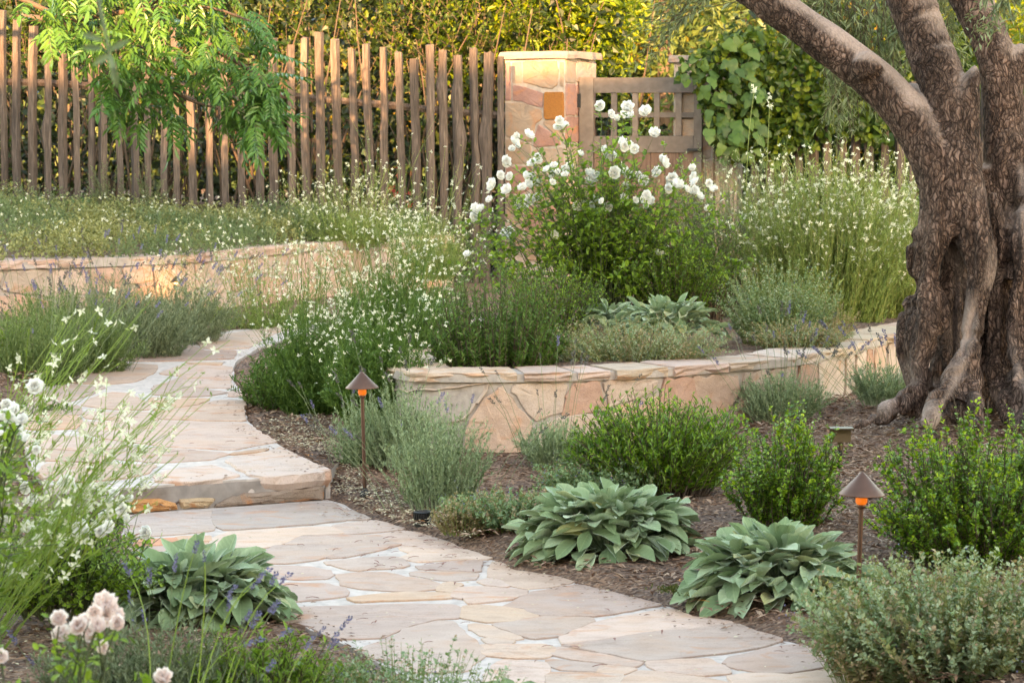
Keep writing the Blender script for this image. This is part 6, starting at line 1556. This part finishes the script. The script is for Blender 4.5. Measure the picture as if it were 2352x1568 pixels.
lay('fallen_petals', 'cream petals strewn on the mulch at the left under the near roses', 3200, [(-2.4, 6), (-1.0, 6), (-.75, 7.2), (-1.2, 8.2), (-1.5, 10), (-2.4, 10)], 'petals', .010, .007, lift=.010)
lay('leaf_litter', 'brown leaf litter in the beds beside the paving', 9000, whole, 'chips', .040, .011, lift=.012)
# crumbs of bark and petals blown onto the paving
def crumbs(label, n, edge, zf, mat, L, W, spread):
    i = rng.integers(0, len(edge), n); t_ = U(0, 1, n)[:, None]; a = edge[i]; b_ = edge[(i + 1) % len(edge)]
    p = a + (b_ - a) * t_ + rng.normal(0, spread, (n, 2)); s = inside(edge, p[:, 0], p[:, 1]) & (p[:, 1] > 6.3); p = p[s]
    an = U(0, 6.28, len(p)); D = np.stack([np.cos(an), np.sin(an), 0 * an], 1)
    tag(put('crumbs', [cloud(np.column_stack([p, zf(p[:, 0], p[:, 1])]), D, norm(np.array([0, 0, 1.]) + .2 * rvec(len(p))), L, W, DIA, (1 + rng.normal(0, .4, len(p))).clip(.3, 2))], M[mat], loc=(float(p[:, 0].mean()), float(p[:, 1].mean()), 0)), label, 'litter', kind='stuff')
crumbs('bark crumbs spilled onto the edges of the lower paving', 1500, LOW, lambda x, y: 0 * x + .012, 'chips', .016, .006, .07)
crumbs('petals and bark crumbs blown over the lower paving', 700, LOW, lambda x, y: 0 * x + .012, 'petals', .010, .006, .35)
crumbs('bark crumbs spilled onto the edges of the upper paving', 1100, UPP, lambda x, y: upz(x, y) + .013, 'chips', .016, .006, .08)
crumbs('petals blown over the upper paving', 500, UPP, lambda x, y: upz(x, y) + .013, 'petals', .011, .006, .35)
# single leaves lying on the paving and mulch
def dry_mesh(seed, mt):
    r_ = np.random.default_rng(seed); t = np.linspace(0, 1, 5); w = np.array([.02, .5, .8, .5, .02]) * .09; z = .10 * np.sin(t * 3.1) * r_.uniform(.5, 1.2)
    V = np.concatenate([np.stack([t, w, z], 1), np.stack([t, 0 * t, z - .03], 1), np.stack([t, -w, z], 1)])
    i = np.arange(4); me = mesh_from([(V, np.concatenate([np.stack([i, i + 5, i + 6, i + 1], 1), np.stack([i + 5, i + 10, i + 11, i + 6], 1)]))], 'fallen_leaf', True); me.materials.append(M[mt]); return me
DM = {mt: [dry_mesh(s, mt) for s in (1, 2, 3)] for mt in ('redleaf', 'goldleaf')}
def leaf_at(p, mt, label, group, s):
    o = put('fallen_leaf', None, None, None, me=DM[mt][R_.randrange(3)]); o.location = Vector(p); o.rotation_euler = (R_.uniform(-.15, .15), R_.uniform(-.1, .1), R_.uniform(0, 6.28)); o.scale = (s, s * R_.uniform(.8, 1.3), s); tag(o, label, 'leaf', group)
def zpath(x, y):
    X_, Y_ = np.array([x]), np.array([y])
    if inside(UPP, X_, Y_)[0]: return .115 + .03 * (y - 10.45) + .014
    if inside(LOW, X_, Y_)[0]: return .013
    return None
k = 0
while k < 70:
    px, py = (R_.uniform(620, 1900), R_.uniform(1160, 1560)) if k > 40 else (R_.uniform(830, 1180), R_.uniform(1235, 1320))
    p = onz(px, py, 0); z = zpath(p[0], p[1])
    if z is None or z > .05: continue
    leaf_at((p[0], p[1], z), 'redleaf', 'dry dark red leaf sliver lying on the lower paving', 'dry red leaves on the lower paving', R_.uniform(.03, .055)); k += 1
k = 0
while k < 16:
    px, py = R_.uniform(300, 740), R_.uniform(900, 1100); p = onpath(px, py)
    if not inside(UPP, p[0:1], p[1:2])[0]: continue
    leaf_at((p[0], p[1], zpath(p[0], p[1]) or .13), 'redleaf', 'dry reddish leaf lying on the upper paving', 'dry leaves on the upper paving', R_.uniform(.025, .045)); k += 1
for i in range(46):
    px, py = R_.choice(((R_.uniform(760, 1080), R_.uniform(1120, 1240)), (R_.uniform(1650, 2250), R_.uniform(1000, 1260)), (R_.uniform(600, 760), R_.uniform(1000, 1090)), (R_.uniform(1500, 1640), R_.uniform(1330, 1400))))
    p = onground(px, py)
    if zpath(p[0], p[1]) is not None: continue
    leaf_at((p[0], p[1], p[2] + .018), 'goldleaf', 'orange fallen leaf lying on the dark mulch', 'orange leaves on the mulch', R_.uniform(.03, .05))
